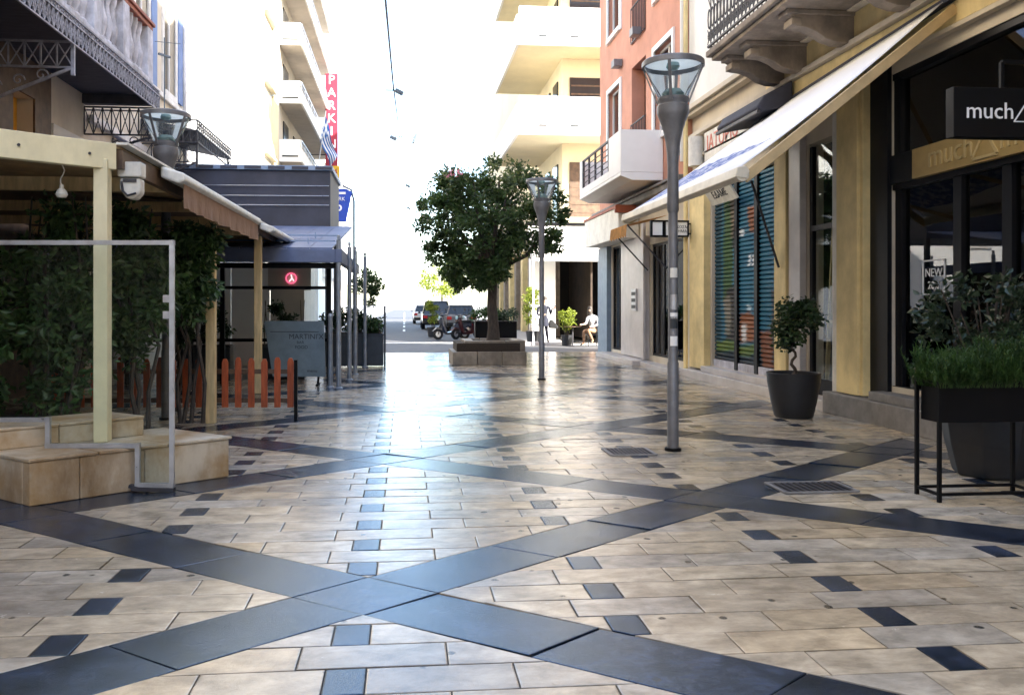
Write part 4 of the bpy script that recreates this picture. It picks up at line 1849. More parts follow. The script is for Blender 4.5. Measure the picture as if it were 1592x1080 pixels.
# ---- pale building in the far distance, left
G_ = thing("distant_building", (-6.6, 80, 0), "pale far building washed out at the end of the street", "building")
m = M()
m.box(-20, -6.4, 63, 92, 0, 15.5)
build("wall", m, "clean_white", G_)
for k in range(4):
    m = M()
    m.box(-6.4, -5.6, 66, 90, 3.6 + 3 * k, 4.6 + 3 * k)
    build("balcony", m, "clean_white", G_)
    for j in range(5):
        m = M()
        y = 66 + 5 * j
        m.box(-6.4, -6.34, y, y + 1.8, 4.7 + 3 * k, 6.4 + 3 * k)
        build("window", m, "beige_slab", G_)

# ------------------------------------------------------------------ street lamps
def lamp(loc, label):
    x, y = loc
    t = thing("street_lamp", (x, y, 0), label, "street lamp", "funnel headed street lamps")
    m = M()
    m.lathe(x, y, [(0.0, 0.03), (0.085, 0.03), (0.085, 0.0)], 16)
    build("base_plate", m, "black_metal", t)
    m = M()
    m.lathe(x, y, [(0.058, 0.0), (0.058, 0.9), (0.050, 0.92), (0.048, 2.45)], 16)
    build("pole", m, "lamp_grey", t, smooth=True)
    m = M()
    m.lathe(x, y, [(0.050, 2.45), (0.060, 2.48), (0.056, 2.92), (0.062, 3.06), (0.076, 3.18), (0.098, 3.29), (0.130, 3.39), (0.156, 3.45), (0.164, 3.48), (0.164, 3.55), (0.150, 3.56), (0.150, 3.585), (0.160, 3.60), (0.160, 3.63), (0.10, 3.645), (0.0, 3.65)], 24)
    fu = build("funnel", m, "lamp_grey", t, smooth=True)
    m = M()
    m.lathe(x, y, [(0.115, 3.646), (0.115, 3.68), (0.08, 3.72), (0.0, 3.73)], 16)
    build("lens", m, "lens", fu, smooth=True)
    m = M()
    m.lathe(x, y, [(0.296, 3.95), (0.318, 3.95), (0.318, 4.00), (0.305, 4.012), (0.296, 4.012), (0.296, 3.95)], 32)
    ring = build("ring", m, "lamp_grey", t, smooth=True)
    m = M()
    m.lathe(x, y, [(0.0, 4.005), (0.297, 4.005), (0.297, 3.998), (0.0, 3.998)], 32)
    build("lid", m, "lamp_lid", ring)
    m = M()
    m.lathe(x, y, [(0.0, 3.92), (0.05, 3.925), (0.07, 3.955), (0.06, 3.994), (0.0, 3.996)], 16)
    build("reflector", m, "lens", ring, smooth=True)
    m = M()
    m.lathe(x, y, [(0.150, 3.635), (0.292, 3.95)], 24)
    build("glass_cone", m, "lamp_glass", t, smooth=True)
    for k in range(4):
        a = math.pi / 4 + k * math.pi / 2 + 0.35
        m = M()
        m.bar((x + 0.158 * math.cos(a), y + 0.158 * math.sin(a), 3.58), (x + 0.307 * math.cos(a), y + 0.307 * math.sin(a), 3.96), 0.030, 0.014)
        build("stay", m, "lamp_grey", t)
    return t


L1 = lamp((2.76, 8.42), "nearest street lamp with grey funnel head, stickers on its pole")
for z, h, mt in ((1.78, 0.10, "plastic_white"), (1.45, 0.16, "silver"), (1.26, 0.12, "letter_dark"), (1.08, 0.10, "clean_white"), (1.36, 0.06, "clean_white")):
    m = M()
    a0 = -2.4
    r_ = 0.0605 if z < 1.0 else 0.0575
    pts = []
    for i in range(6):
        a = a0 + i * 0.28
        pts.append((2.76 + r_ * math.cos(a), 8.42 + r_ * math.sin(a)))
    vs = [(p[0], p[1], z) for p in pts] + [(p[0], p[1], z + h) for p in pts]
    m.add(vs, [(i, i + 1, i + 7, i + 6) for i in range(5)])
    build("sticker", m, mt, L1)
lamp((2.74, 16.6), "street lamp standing in front of the round tree")
lamp((-3.12, 11.3), "street lamp rising behind the cream pergola roof")

# ------------------------------------------------------------------ tree in its stone planter
TP = thing("tree_planter", (2.1, 21.2, 0), "two tier stone planter around the tree trunk", "planter")
d1 = Vector((0.80, 0.60))
for (cx_, cy_, hw, hd, z0, z1) in ((2.12, 21.7, 0.93, 0.98, 0.0, 0.33), (2.28, 21.75, 0.77, 0.80, 0.333, 0.60)):
    n_ = 3
    for k in range(n_):
        m = M()
        a, b = cx_ - hw + 2 * hw * k / n_, cx_ - hw + 2 * hw * (k + 1) / n_ - 0.008
        m.box(a, b, cy_ - hd + 0.004 * k, cy_ - hd + 0.24, z0, z1)
        build("stone_block", m, "tree_stone", TP, bevel=0.015)
        m = M()
        m.box(a, b, cy_ + hd - 0.24, cy_ + hd, z0, z1)
        build("stone_block", m, "tree_stone", TP, bevel=0.015)
    for s in (-1, 1):
        m = M()
        xo = cx_ + s * (hw - 0.125)
        m.box(xo - 0.12, xo + 0.12, cy_ - hd + 0.245, cy_ + hd - 0.245, z0, z1)
        build("stone_block", m, "tree_stone", TP, bevel=0.015)
m = M()
m.box(1.3, 2.9, 20.9, 22.5, 0.05, 0.54)
build("soil", m, "soil", TP)
T = thing("street_tree", (2.22, 21.7, 0.54), "dark green round crowned tree in the middle of the street", "tree")
m = M()
m.tube([(2.30, 21.7, 0.5), (2.31, 21.7, 0.9), (2.27, 21.72, 1.5), (2.29, 21.68, 2.2), (2.24, 21.7, 2.7)], [0.19, 0.145, 0.125, 0.12, 0.11], 12)
rnd = random.Random(5)
tops = [(0.85, 0.1, 3.9), (-0.9, 0.25, 3.7), (0.1, -0.7, 4.1), (-0.35, 0.75, 4.4), (0.5, 0.6, 4.6), (-1.35, -0.2, 3.1), (1.4, -0.25, 3.4), (-0.5, -0.4, 4.7), (0.25, 0.1, 4.9)]
for (dx, dy, z) in tops:
    p0 = Vector((2.24, 21.7, 2.35 + rnd.random() * 0.4))
    p2 = Vector((2.24 + dx, 21.7 + dy, z))
    p1 = (p0 + p2) / 2 + Vector((dx * 0.15, dy * 0.15, -0.1))
    m.tube([p0, p1, p2], [0.075, 0.05, 0.02], 7)
build("trunk", m, "bark", T, smooth=True)
cs = blobs((2.15, 21.7, 3.70), 1.45, 1.45, 1.30, 70, 0.26, 0.46, 11, 0.55)
rnd = random.Random(44)
for k in range(60):
    a = rnd.uniform(0, 6.283)
    e = rnd.uniform(-0.55, 1.0)
    rr_ = 1.0 + 0.24 * math.sin(3 * a + 1.2) * math.cos(2 * e) + rnd.uniform(-0.12, 0.14)
    cs.append(((2.15 + 1.72 * rr_ * math.cos(a) * math.cos(e), 21.7 + 1.6 * rr_ * math.sin(a) * math.cos(e), 3.72 + 1.42 * rr_ * math.sin(e)), rnd.uniform(0.13, 0.30)))
cs += [((0.62, 21.5, 4.15), 0.34), ((0.48, 21.6, 3.55), 0.3), ((3.75, 21.6, 4.65), 0.34), ((4.05, 21.7, 4.3), 0.26), ((1.15, 21.6, 4.85), 0.36), ((2.95, 21.6, 5.05), 0.34), ((2.3, 21.7, 5.2), 0.28),
       ((0.75, 21.6, 2.7), 0.32), ((1.2, 21.4, 2.3), 0.34), ((3.4, 21.5, 2.95), 0.32), ((4.15, 21.5, 3.9), 0.2), ((3.2, 21.0, 4.75), 0.3), ((1.3, 21.3, 4.1), 0.40), ((1.0, 21.0, 4.2), 0.36)]
cs += blobs((1.85, 21.6, 2.50), 1.0, 0.9, 0.58, 26, 0.22, 0.40, 13, 0.3)
m = M()
leaves(m, cs, 170, 0.125, 21, 0.85, 0.3, 0.5)
build("crown", m, "leaf_tree", T)
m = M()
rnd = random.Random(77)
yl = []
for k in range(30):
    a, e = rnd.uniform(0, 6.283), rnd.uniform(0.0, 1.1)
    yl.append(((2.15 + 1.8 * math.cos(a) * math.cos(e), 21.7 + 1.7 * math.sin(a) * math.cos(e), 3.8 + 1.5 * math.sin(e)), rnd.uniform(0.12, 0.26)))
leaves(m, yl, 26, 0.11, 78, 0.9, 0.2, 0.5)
build("lit_tone_leaves", m, "leaf_lit_tone", T)  # paler leaves paint the light on the crown top
m = M()
leaves(m, [((1.2, 20.35, 4.7), 0.22)], 26, 0.09, 22)
build("blossom", m, "flower_pink", T)


# ------------------------------------------------------------------ small plants and pots
def stemmed(name, root_xyz, height, ball, label, cat, group, pot=True, potmat="black_pot", leafmat="leaf_dark", pot_r=(0.25, 0.345), pot_h=0.6, nb=22, nl=120, size=0.07, wiggle=0.05, seed=3):
    x, y, z = root_xyz
    if pot:
        m = M()
        r0_, r1_ = pot_r
        m.lathe(x, y, [(0.0, 0.0), (r0_ * 0.92, 0.0), (r0_, 0.02), (r0_ + (r1_ - r0_) * 0.45, pot_h * 0.35), (r1_ * 0.985, pot_h * 0.8), (r1_, pot_h - 0.03), (r1_ * 1.01, pot_h - 0.005), (r1_ * 0.985, pot_h), (r1_ * 0.93, pot_h - 0.01), (r1_ * 0.92, pot_h - 0.06)], 32, z)
        pt = thing("plant_pot", (x, y, z), pot, "plant pot", "dark round plant pots")
        build("shell", m, potmat, pt, smooth=True)
        m = M()
        m.lathe(x, y, [(0.0, pot_h - 0.05), (r1_ * 0.925, pot_h - 0.055)], 24, z)
        build("soil", m, "soil", pt)
        z += pot_h - 0.05
    t = thing(name, (x, y, z), label, cat, group)
    m = M()
    pts = [(x + wiggle * math.sin(k * 1.5), y + wiggle * 0.6 * math.cos(k * 1.5), z + height * k / 10) for k in range(11)]
    m.tube(pts, [0.026 - 0.0012 * k for k in range(11)], 8)
    build("trunk", m, "bark", t, smooth=True)
    m = M()
    cz = z + height + ball[2] * 0.55
    leaves(m, blobs((x, y, cz), ball[0], ball[1], ball[2], nb, 0.10, 0.2, seed, 0.6), nl, size, seed, 1.0, 0.2)
    build("crown", m, leafmat, t)
    return t


stemmed("topiary_tree", (5.19, 10.78, 0), 0.52, (0.30, 0.30, 0.32), "small round headed tree with twisted stem before the dark doorway", "tree", None, "dark round pot before the dark doorway, holding a twisted tree", wiggle=0.035)

# large tapered pot with a loose bush, near right
pt = thing("plant_pot", (5.15, 6.95, 0), "large dark tapered pot behind the black plant stand", "plant pot", "dark round plant pots")
m = M()
m.lathe(5.15, 6.95, [(0.0, 0.0), (0.27, 0.0), (0.30, 0.02), (0.37, 0.30), (0.42, 0.62), (0.43, 0.68), (0.40, 0.68), (0.39, 0.6)], 8)
build("shell", m, "black_pot", pt, bevel=0.01)
m = M()
m.lathe(5.15, 6.95, [(0.0, 0.62), (0.395, 0.62)], 8)
build("soil", m, "soil", pt)
t = thing("potted_bush", (5.15, 6.95, 0.62), "loose glossy leaved bush rising above the hedge planter at right", "shrub")
m = M()
rnd = random.Random(9)
for k in range(16):
    a = rnd.uniform(0, 6.28)
    r_ = rnd.uniform(0.1, 0.5)
    m.tube([(5.15, 6.95, 0.6), (5.15 + 0.5 * r_ * math.cos(a), 6.95 + 0.5 * r_ * math.sin(a), 1.1), (5.15 + r_ * math.cos(a), 6.95 + r_ * math.sin(a), rnd.uniform(1.4, 1.8))], [0.014, 0.01, 0.005], 5)
build("stems", m, "bark", t)
m = M()
leaves(m, blobs((5.12, 6.95, 1.43), 0.58, 0.5, 0.36, 38, 0.08, 0.2, 6, 0.3), 52, 0.075, 8)
build("foliage", m, "leaf_bush", t)

# black plant stand with trough and hedge
t = thing("plant_stand", (4.5, 6.2, 0), "black metal plant stand with trough at the right edge", "plant stand")
m = M()
xa, xb, ya, yb = 4.05, 4.86, 6.02, 6.30
for (x, y) in ((xa, ya), (xb, ya), (xa, yb), (xb, yb)):
    q = M()
    q.box(x - 0.013, x + 0.013, y - 0.013, y + 0.013, 0, 0.92)
    build("leg", q, "black_metal", t)
for (p, q_) in (((xa, ya), (xb, ya)), ((xa, yb), (xb, yb)), ((xa, ya), (xa, yb)), ((xb, ya), (xb, yb))):
    for z in (0.06, 0.905):
        m = M()
        m.bar((p[0], p[1], z), (q_[0], q_[1], z), 0.022, 0.022)
        build("rail", m, "black_metal", t)
m = M()
m.box(xa + 0.02, xb - 0.02, ya + 0.02, yb - 0.02, 0.60, 0.90)
build("trough", m, "black_metal", t, bevel=0.004)
t = thing("hedge_plant", (4.45, 6.16, 0.9), "fine green hedge plant growing in the black trough", "hedge")
m = M()
rnd = random.Random(4)
for k in range(900):
    x, y = rnd.uniform(xa - 0.02, xb + 0.06), rnd.uniform(ya - 0.06, yb + 0.06)
    h = rnd.uniform(0.14, 0.40) * (0.8 + 0.3 * noise.noise(Vector((x * 5, y * 5, 1.0))) + 0.12 * math.sin(x * 7))
    if rnd.random() < 0.06:
        h *= 1.25
    dx, dy = rnd.gauss(0, 0.05), rnd.gauss(0, 0.05)
    z0 = 0.87
    w = 0.0022
    m.add([(x - w, y, z0), (x + w, y, z0), (x + dx + w, y + dy, z0 + h), (x + dx - w, y + dy, z0 + h)], [(0, 1, 2, 3)])
    for q in range(26):
        tt = rnd.uniform(0.1, 1.0)
        zz = z0 + h * tt
        b = rnd.uniform(0, 6.28)
        l = rnd.uniform(0.022, 0.050)
        px, py = x + dx * tt, y + dy * tt
        up = rnd.uniform(0.3, 1.1)
        nx_, ny_ = -math.sin(b) * 0.0035, math.cos(b) * 0.0035
        m.add([(px, py, zz), (px + l * 0.5 * math.cos(b) + nx_, py + l * 0.5 * math.sin(b) + ny_, zz + l * 0.5 * up), (px + l * math.cos(b), py + l * math.sin(b), zz + l * up), (px + l * 0.5 * math.cos(b) - nx_, py + l * 0.5 * math.sin(b) - ny_, zz + l * 0.5 * up)], [(0, 1, 2, 3)])
build("foliage", m, "leaf_grass", t)

# ------------------------------------------------------------------ stone steps, left foreground
A0 = Vector((-2.78, 6.50))
D1 = Vector((0.78, 0.62)).normalized()
D2 = Vector((-0.78, 0.62)).normalized()
ST = thing("stone_steps", (-2.6, 7.2, 0), "two tawny stone steps in the left foreground under the glass screen", "steps")


def para(o, a, b):
    return [tuple(o), tuple(o + D1 * a), tuple(o + D1 * a + D2 * b), tuple(o + D2 * b)]


lens = [0.36, 0.86, 1.60]
s0 = 0.0
for s1 in lens:
    m = M()
    m.prism(para(A0 + D1 * s0 + D2 * 0.0, s1 - s0 - 0.006, 0.10), 0, 0.325)
    build("riser_slab", m, "step_stone", ST, bevel=0.008)
    s0 = s1
for k in range(3):
    m = M()
    m.prism(para(A0 + D2 * (0.106 + k * 0.5), 0.10, 0.494), 0, 0.325)
    build("riser_slab", m, "step_stone", ST, bevel=0.008)
m = M()
m.prism(para(A0 + D1 * 0.106 + D2 * 0.106, 1.49, 1.3), 0, 0.30)
build("core", m, "grey_stone", ST)
for k, (a, b) in enumerate(((0.0, 0.5), (0.5, 1.05), (1.05, 1.60))):
    m = M()
    m.prism(para(A0 + D1 * a - D1 * (0.012 if k == 0 else 0) - D2 * 0.012, b - a - 0.006 + (0.02 if k == 2 else 0), 0.95), 0.327, 0.352)
    build("tread_slab", m, "step_stone", ST, bevel=0.006)
U0 = Vector((-3.40, 6.74))
for k, (a, b) in enumerate(((0.0, 0.72), (0.72, 1.42))):
    m = M()
    m.prism(para(U0 + D1 * a, b - a - 0.006, 0.5), 0.353, 0.50)
    build("upper_block", m, "step_stone", ST, bevel=0.008)
    m = M()
    m.prism(para(U0 + D1 * a - D2 * 0.01, b - a - 0.006, 0.55), 0.502, 0.525)
    build("tread_slab", m, "step_stone", ST, bevel=0.006)

# glass windbreak following the steps
TH = math.atan(117 / 1300)
gd = Vector((-math.cos(TH), math.sin(TH)))
g0 = Vector((-1.86, 6.91))


def gp(s, z):
    p = g0 + gd * s
    return (p.x, p.y, z)


GS = thing("glass_windbreak", (-1.86, 6.91, 0), "silver framed glass windbreak stepping up over the stone steps", "glass screen")
m = M()
prof = [(0.0, 0.055), (0.0, 2.0), (1.9, 2.0), (1.9, 0.58), (0.995, 0.58), (0.995, 0.372), (0.275, 0.372), (0.275, 0.055)]
for i in range(len(prof)):
    p, q = prof[i], prof[(i + 1) % len(prof)]
    m.bar(gp(*p), gp(*q), 0.036, 0.036)
for p in prof:
    c = gp(*p)
    m.obox(c, 0.0385, 0.0385, 0.0385, -TH)
build("frame", m, "silver", GS)
for (a, b, c, d) in ((0.0, 0.275, 0.06, 2.0), (0.275, 0.995, 0.375, 2.0), (0.995, 1.9, 0.585, 2.0)):
    m = M()
    p = [gp(a, c), gp(b, c), gp(b, d), gp(a, d)]
    nrm = Vector((gd.y, -gd.x, 0)) * 0.006
    m.extrude([Vector(q) - nrm / 2 for q in p], nrm)
    build("pane", m, "screen_glass", GS)
for z in (1.55, 1.42):
    m = M()
    m.obox(gp(0.04, z), 0.05, 0.05, 0.06, -TH)
    build("clamp", m, "silver", GS)
m = M()
m.bar(gp(-0.02, 0.02), gp(0.32, 0.03), 0.06, 0.03)
m.bar(gp(0.2, 0.015), gp(0.34, 0.05), 0.05, 0.025)
build("foot_bracket", m, "iron", GS)

# ------------------------------------------------------------------ cream pergola
PG = thing("pergola", (-2.5, 7.3, 0), "cream timber pergola over the plants at left", "pergola")
for (x, y, zb, w, mt) in ((-2.53, 7.29, 0.352, 0.115, "cream_paint"), (-2.45, 10.9, 0.0, 0.115, "cream_wood"), (-2.48, 14.5, 0.0, 0.12, "cream_wood")):
    m = M()
    m.box(x - w / 2, x + w / 2, y - w / 2, y + w / 2, zb, 2.72)
    build("post", m, mt, PG, bevel=0.008)
K = Vector((-2.42, 7.30))
B0 = K - D1 * 4.6
m = M()
nrm = Vector((D1.y, -D1.x))
m.prism([tuple(K), tuple(B0), tuple(B0 - nrm * 0.09), tuple(K - nrm * 0.09)], 2.64, 2.86)
build("front_beam", m, "cream_paint", PG, bevel=0.006)
for s in (0.22, 0.75):
    m = M()
    c = K - D1 * s + nrm * 0.004
    m.tube([(c.x, c.y, 2.75), (c.x + nrm.x * 0.01, c.y + nrm.y * 0.01, 2.75)], 0.012, 8)
    build("bolt", m, "iron", PG)
m = M()
m.bar((-2.42, 7.36, 2.74), (-2.42, 16.4, 2.74), 0.06, 0.16)
build("side_beam", m, "brown_wood", PG)
m = M()
m.bar((-2.38, 7.32, 2.865), (-2.38, 16.6, 2.865), 0.10, 0.02)
build("roof_edge", m, "plastic_white", PG)
# roof boards
n = 30
for k in range(n):
    y = 7.5 + k * 0.30
    m = M()
    if k < 12:
        o = K + Vector((0, 0.10 + k * 0.31))
        e = o - D1 * 4.7
        m.prism([tuple(o), (o.x, o.y + 0.30), (e.x, e.y + 0.30), tuple(e)], 2.83, 2.85)
        build("roof_board", m, "board_wood", PG)
m = M()
e = K - D1 * 4.7
m.prism([(-2.42, 7.42), (-2.42, 16.5), (-6.15, 16.5), (-6.15, 4.42)], 2.853, 2.862)
m.prism([(-2.43, 11.15), (-2.43, 16.4), (-6.1, 16.4), (-6.1, 8.3)], 2.80, 2.82)
build("roof_sheet", m, "brown_wood", PG)
for y in (9.0, 10.9, 12.7, 14.5, 16.2):
    m = M()
    m.bar((-2.45, y, 2.75), (-6.2, y, 2.75), 0.08, 0.14)
    build("rafter", m, "cream_wood", PG)

# white control box on the post
t = thing("flood_light", (-2.36, 7.55, 2.5), "white boxy flood light fixed beside the pergola post", "flood light")
m = M()
m.box(-2.455, -2.255, 7.42, 7.56, 2.60, 2.73)
build("box", m, "plastic_white", t, bevel=0.012)
m = M()
m.extrude([(-2.445, 7.44, 2.595), (-2.27, 7.44, 2.595), (-2.27, 7.44, 2.47), (-2.32, 7.44, 2.41), (-2.39, 7.44, 2.42), (-2.445, 7.44, 2.50)], (0, 0.14, 0))
build("head", m, "plastic_white", t, bevel=0.02)
m = M()
m.tube([(-2.42, 7.425, 2.56), (-2.41, 7.425, 2.48), (-2.37, 7.425, 2.44), (-2.30, 7.425, 2.46)], 0.010, 6)
m.box(-2.41, -2.30, 7.43, 7.441, 2.555, 2.585)
build("bracket", m, "iron", t)

# hanging bulb
t = thing("hanging_bulb", (-2.82, 7.2, 2.4), "bare white bulb hanging on a curly wire under the pergola", "light bulb")
m = M()
pts = [(-2.84 + 0.018 * math.sin(k * 1.3), 7.25, 2.83 - 0.035 * k) for k in range(11)]
m.tube(pts, 0.006, 5)
build("wire", m, "plastic_white", t)
m = M()
m.lathe(-2.845, 7.25, [(0.0, 2.39), (0.035, 2.395), (0.05, 2.42), (0.035, 2.455), (0.018, 2.47), (0.016, 2.50), (0.0, 2.50)], 12)
build("bulb", m, "plastic_white", t, smooth=True)


# roll awnings on the pergola's street edge
def roll(y0, y1, label, drop):
    t = thing("roll_awning", (-2.3, y0, 2.7), label, "awning", "roll awnings on the pergola edge")
    m = M()
    pr = [(-2.36, 2.74), (-2.19, 2.68), (-2.12, 2.71), (-2.13, 2.78), (-2.36, 2.85)]
    m.extrude([(x, y0, z) for x, z in pr], (0, y1 - y0, 0))
    build("cassette", m, "plastic_white", t, bevel=0.02)
    if drop:
        m = M()
        n = 46
        vs, fs = [], []
        for k in range(n + 1):
            y = y0 + 0.12 + (y1 - y0 - 0.2) * k / n
            w = 0.014 * math.sin(k * 1.7) + 0.008 * math.sin(k * 0.6)
            vs += [(-2.17, y, 2.69), (-2.17 + w * 0.5, y, 2.58), (-2.17 + w, y + 0.01 * math.sin(k), 2.45 + 0.008 * math.sin(k * 0.9))]
        for k in range(n):
            a = 3 * k
            fs += [(a, a + 3, a + 4, a + 1), (a + 1, a + 4, a + 5, a + 2)]
        m.add(vs, fs)
        o = build("valance", m, "valance_brown", t, smooth=False)
        s_ = o.modifiers.new("thickness", 'SOLIDIFY')
        s_.thickness = 0.005
    return t


roll(8.35, 12.7, "white cassette awning with brown pleated valance on the pergola edge", True)
roll(13.9, 16.5, "short rolled white awning at the far end of the pergola", False)


# climbing plants under the pergola
def climber(x, y, w, d, zlo, zhi, seed, label, nb=34, nl=110, mat="leaf_vine", size=0.10):
    t = thing("climbing_plant", (x, y, 0), label, "climbing plant", "climbing plants under the pergola")
    rnd = random.Random(seed)
    m = M()
    for k in range(4):
        xx = x + rnd.uniform(-w, w) * 0.5
        pts = [(xx, y, 0.05)]
        for i in range(5):
            pts.append((xx + rnd.uniform(-0.12, 0.12), y + rnd.uniform(-0.1, 0.1), 0.05 + (zhi - 0.1) * (i + 1) / 5))
        m.tube(pts, [0.028, 0.024, 0.02, 0.017, 0.013, 0.008], 6)
    build("stem", m, "bark", t, smooth=True)
    m = M()
    leaves(m, blobs((x, y, (zlo + zhi) / 2), w, d, (zhi - zlo) / 2, nb, 0.14, 0.26, seed, 0.1), nl, size, seed + 1, 1.0, 0.4, 0.5)
    build("foliage", m, mat, t)


climber(-4.05, 8.0, 0.45, 0.30, 0.35, 2.55, 31, "dense climbing plant at the far left behind the glass", 38, 105)
climber(-3.35, 8.5, 0.40, 0.30, 0.3, 2.6, 32, "tall climbing plant between the left edge and the cream post", 36, 105)
climber(-2.95, 9.4, 0.36, 0.35, 0.9, 2.6, 33, "climbing plant just right of the near cream post", 42, 115)
climber(-2.62, 10.55, 0.34, 0.35, 1.25, 2.52, 34, "climbing plant spilling round the second cream post", 34, 115)
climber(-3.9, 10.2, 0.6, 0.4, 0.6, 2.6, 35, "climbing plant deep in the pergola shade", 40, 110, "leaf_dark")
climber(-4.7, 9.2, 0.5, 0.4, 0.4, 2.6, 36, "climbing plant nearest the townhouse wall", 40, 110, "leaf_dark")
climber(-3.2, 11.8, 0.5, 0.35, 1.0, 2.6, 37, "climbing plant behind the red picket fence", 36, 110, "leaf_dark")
t = thing("planter_trough", (-3.6, 8.3, 0), "wooden trough at the foot of the climbing plants", "planter")
for k in range(4):
    m = M()
    m.box(-4.5, -2.95, 8.0 - 0.002 * k, 8.04, 0.02 + k * 0.11, 0.12 + k * 0.11)
    build("plank", m, "brown_wood", t, bevel=0.005)
m = M()
m.box(-4.5, -2.95, 8.045, 8.6, 0.02, 0.42)
build("core", m, "soil", t)
t = thing("red_parasol", (-3.95, 7.55, 0.36), "furled red canvas at the left edge behind the glass", "parasol")
m = M()
m.lathe(-3.72, 7.62, [(0.0, 0.50), (0.12, 0.53), (0.15, 0.75), (0.08, 1.02), (0.03, 1.12), (0.0, 1.14)], 10)
build("canvas", m, "red_canvas", t, smooth=True)
m = M()
m.tube([(-3.72, 7.62, 0.36), (-3.80, 7.62, 1.45)], 0.014, 6)
build("pole", m, "silver", t)

# picket fence
PF = thing("picket_fence", (-1.5, 11.2, 0), "low rust red picket fence across the terrace", "fence")
xx = -1.50
k = 0
while xx > -4.7:
    m = M()
    w = 0.083
    zt = 0.80 + 0.012 * math.sin(k * 2.1)
    yk = 11.22 - 0.0889 * (xx + 1.5)
    m.extrude([(xx - w / 2, yk - 0.01, 0.15), (xx + w / 2, yk - 0.01, 0.15), (xx + w / 2, yk - 0.01, zt - 0.05), (xx + w * 0.25, yk - 0.01, zt), (xx - w * 0.25, yk - 0.01, zt), (xx - w / 2, yk - 0.01, zt - 0.05)], (0, 0.022, 0))
    build("picket", m, "picket_red", PF, bevel=0.003)
    xx -= 0.172
    k += 1
for z in (0.24, 0.62):
    m = M()
    m.bar((-1.45, 11.245, z), (-4.75, 11.535, z), 0.03, 0.06)
    build("rail", m, "brown_wood", PF)
for x in (-1.42, -3.1, -4.7):
    m = M()
    yk = 11.14 if x == -1.42 else 11.27 - 0.0889 * (x + 1.5)
    m.box(x - 0.022, x + 0.022, yk - 0.022, yk + 0.022, 0, 0.78)
    build("post", m, "black_metal", PF)

# ------------------------------------------------------------------ slate cafe terrace
CT = thing("cafe_canopy", (-1.15, 15.2, 0), "slate blue terrace canopy on slim grey poles", "canopy")
for (x, y) in ((-1.18, 15.2), (-1.10, 16.9), (-1.06, 18.2), (-0.95, 20.3)):
    m = M()
    m.lathe(x, y, [(0.075, 0.0), (0.075, 0.015), (0.05, 0.03), (0.045, 0.03), (0.042, 2.66), (0.0, 2.68)], 12)
    build("pole", m, "pole_grey", CT, smooth=True)
    m = M()
    m.lathe(x, y, [(0.0, 2.76), (0.03, 2.75), (0.03, 2.69), (0.045, 2.68)], 10)
    build("finial", m, "pole_grey", CT, smooth=True)
m = M()
m.box(-6.2, -1.24, 15.15, 15.27, 2.26, 2.50)
m.box(-1.24, -1.12, 15.15, 21.0, 2.26, 2.50)
build("front_beam", m, "slate_roof", CT, bevel=0.01)
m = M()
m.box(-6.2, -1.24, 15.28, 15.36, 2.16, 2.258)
build("under_rail", m, "black_metal", CT)  # black rail just below the front beam
for k in range(12):
    x0_, x1_ = -6.2 + k * 0.41, -6.2 + (k + 1) * 0.41 - 0.012
    m = M()
    m.add([(x0_, 15.2, 2.502), (x1_, 15.2, 2.502), (x1_, 21.0, 3.42), (x0_, 21.0, 3.42), (x0_, 15.2, 2.53), (x1_, 15.2, 2.53), (x1_, 21.0, 3.45), (x0_, 21.0, 3.45)],
          [(0, 3, 2, 1), (4, 5, 6, 7), (0, 1, 5, 4), (1, 2, 6, 5), (2, 3, 7, 6), (3, 0, 4, 7)])
    build("roof_panel", m, "slate_roof", CT)
for y in (15.9, 17.2):
    z = 2.53 + 0.92 * (y - 15.2) / 5.8
    m = M()
    m.bar((-6.2, y, z + 0.06), (-1.3, y, z + 0.06), 0.03, 0.03)
    for x in (-5.4, -4.4, -3.4, -2.6, -1.8):
        m.bar((x, y, z), (x, y, z + 0.12), 0.02)
    build("roof_rail", m, "slate_metal", CT)

UP = thing("cafe_upper_panel", (-4, 22, 3.4), "dark slate panelled box above the cafe terrace", "cafe structure")
m = M()
m.box(-6.2, -1.92, 22.0, 24.8, 3.35, 4.98)
build("panel", m, "slate_panel", UP, bevel=0.01)
m = M()
m.box(-6.25, -1.86, 21.93, 24.85, 4.982, 5.10)
build("top_rail", m, "slate_metal", UP)
for k in range(7):
    m = M()
    x = -5.9 + 0.60 * k
    m.box(x, x + 0.42, 21.915, 21.929, 5.0, 5.075)
    build("louvre", m, "slate_panel", UP)
m = M()
for z in (4.56, 4.30, 4.06):
    m.tube([(-6.2, 21.94, z), (-1.95, 21.94, z + 0.02)], 0.011, 5)
m.tube([(-5.2, 21.94, 4.28), (-5.05, 21.94, 4.52), (-4.95, 21.94, 4.30)], 0.010, 5)
build("wire", m, "silver", UP)
m = M()
for (x, y) in ((-2.0, 22.1), (-2.0, 24.7)):
    m.box(x - 0.06, x + 0.06, y - 0.06, y + 0.06, 0, 3.35)
build("leg", m, "slate_box", UP)

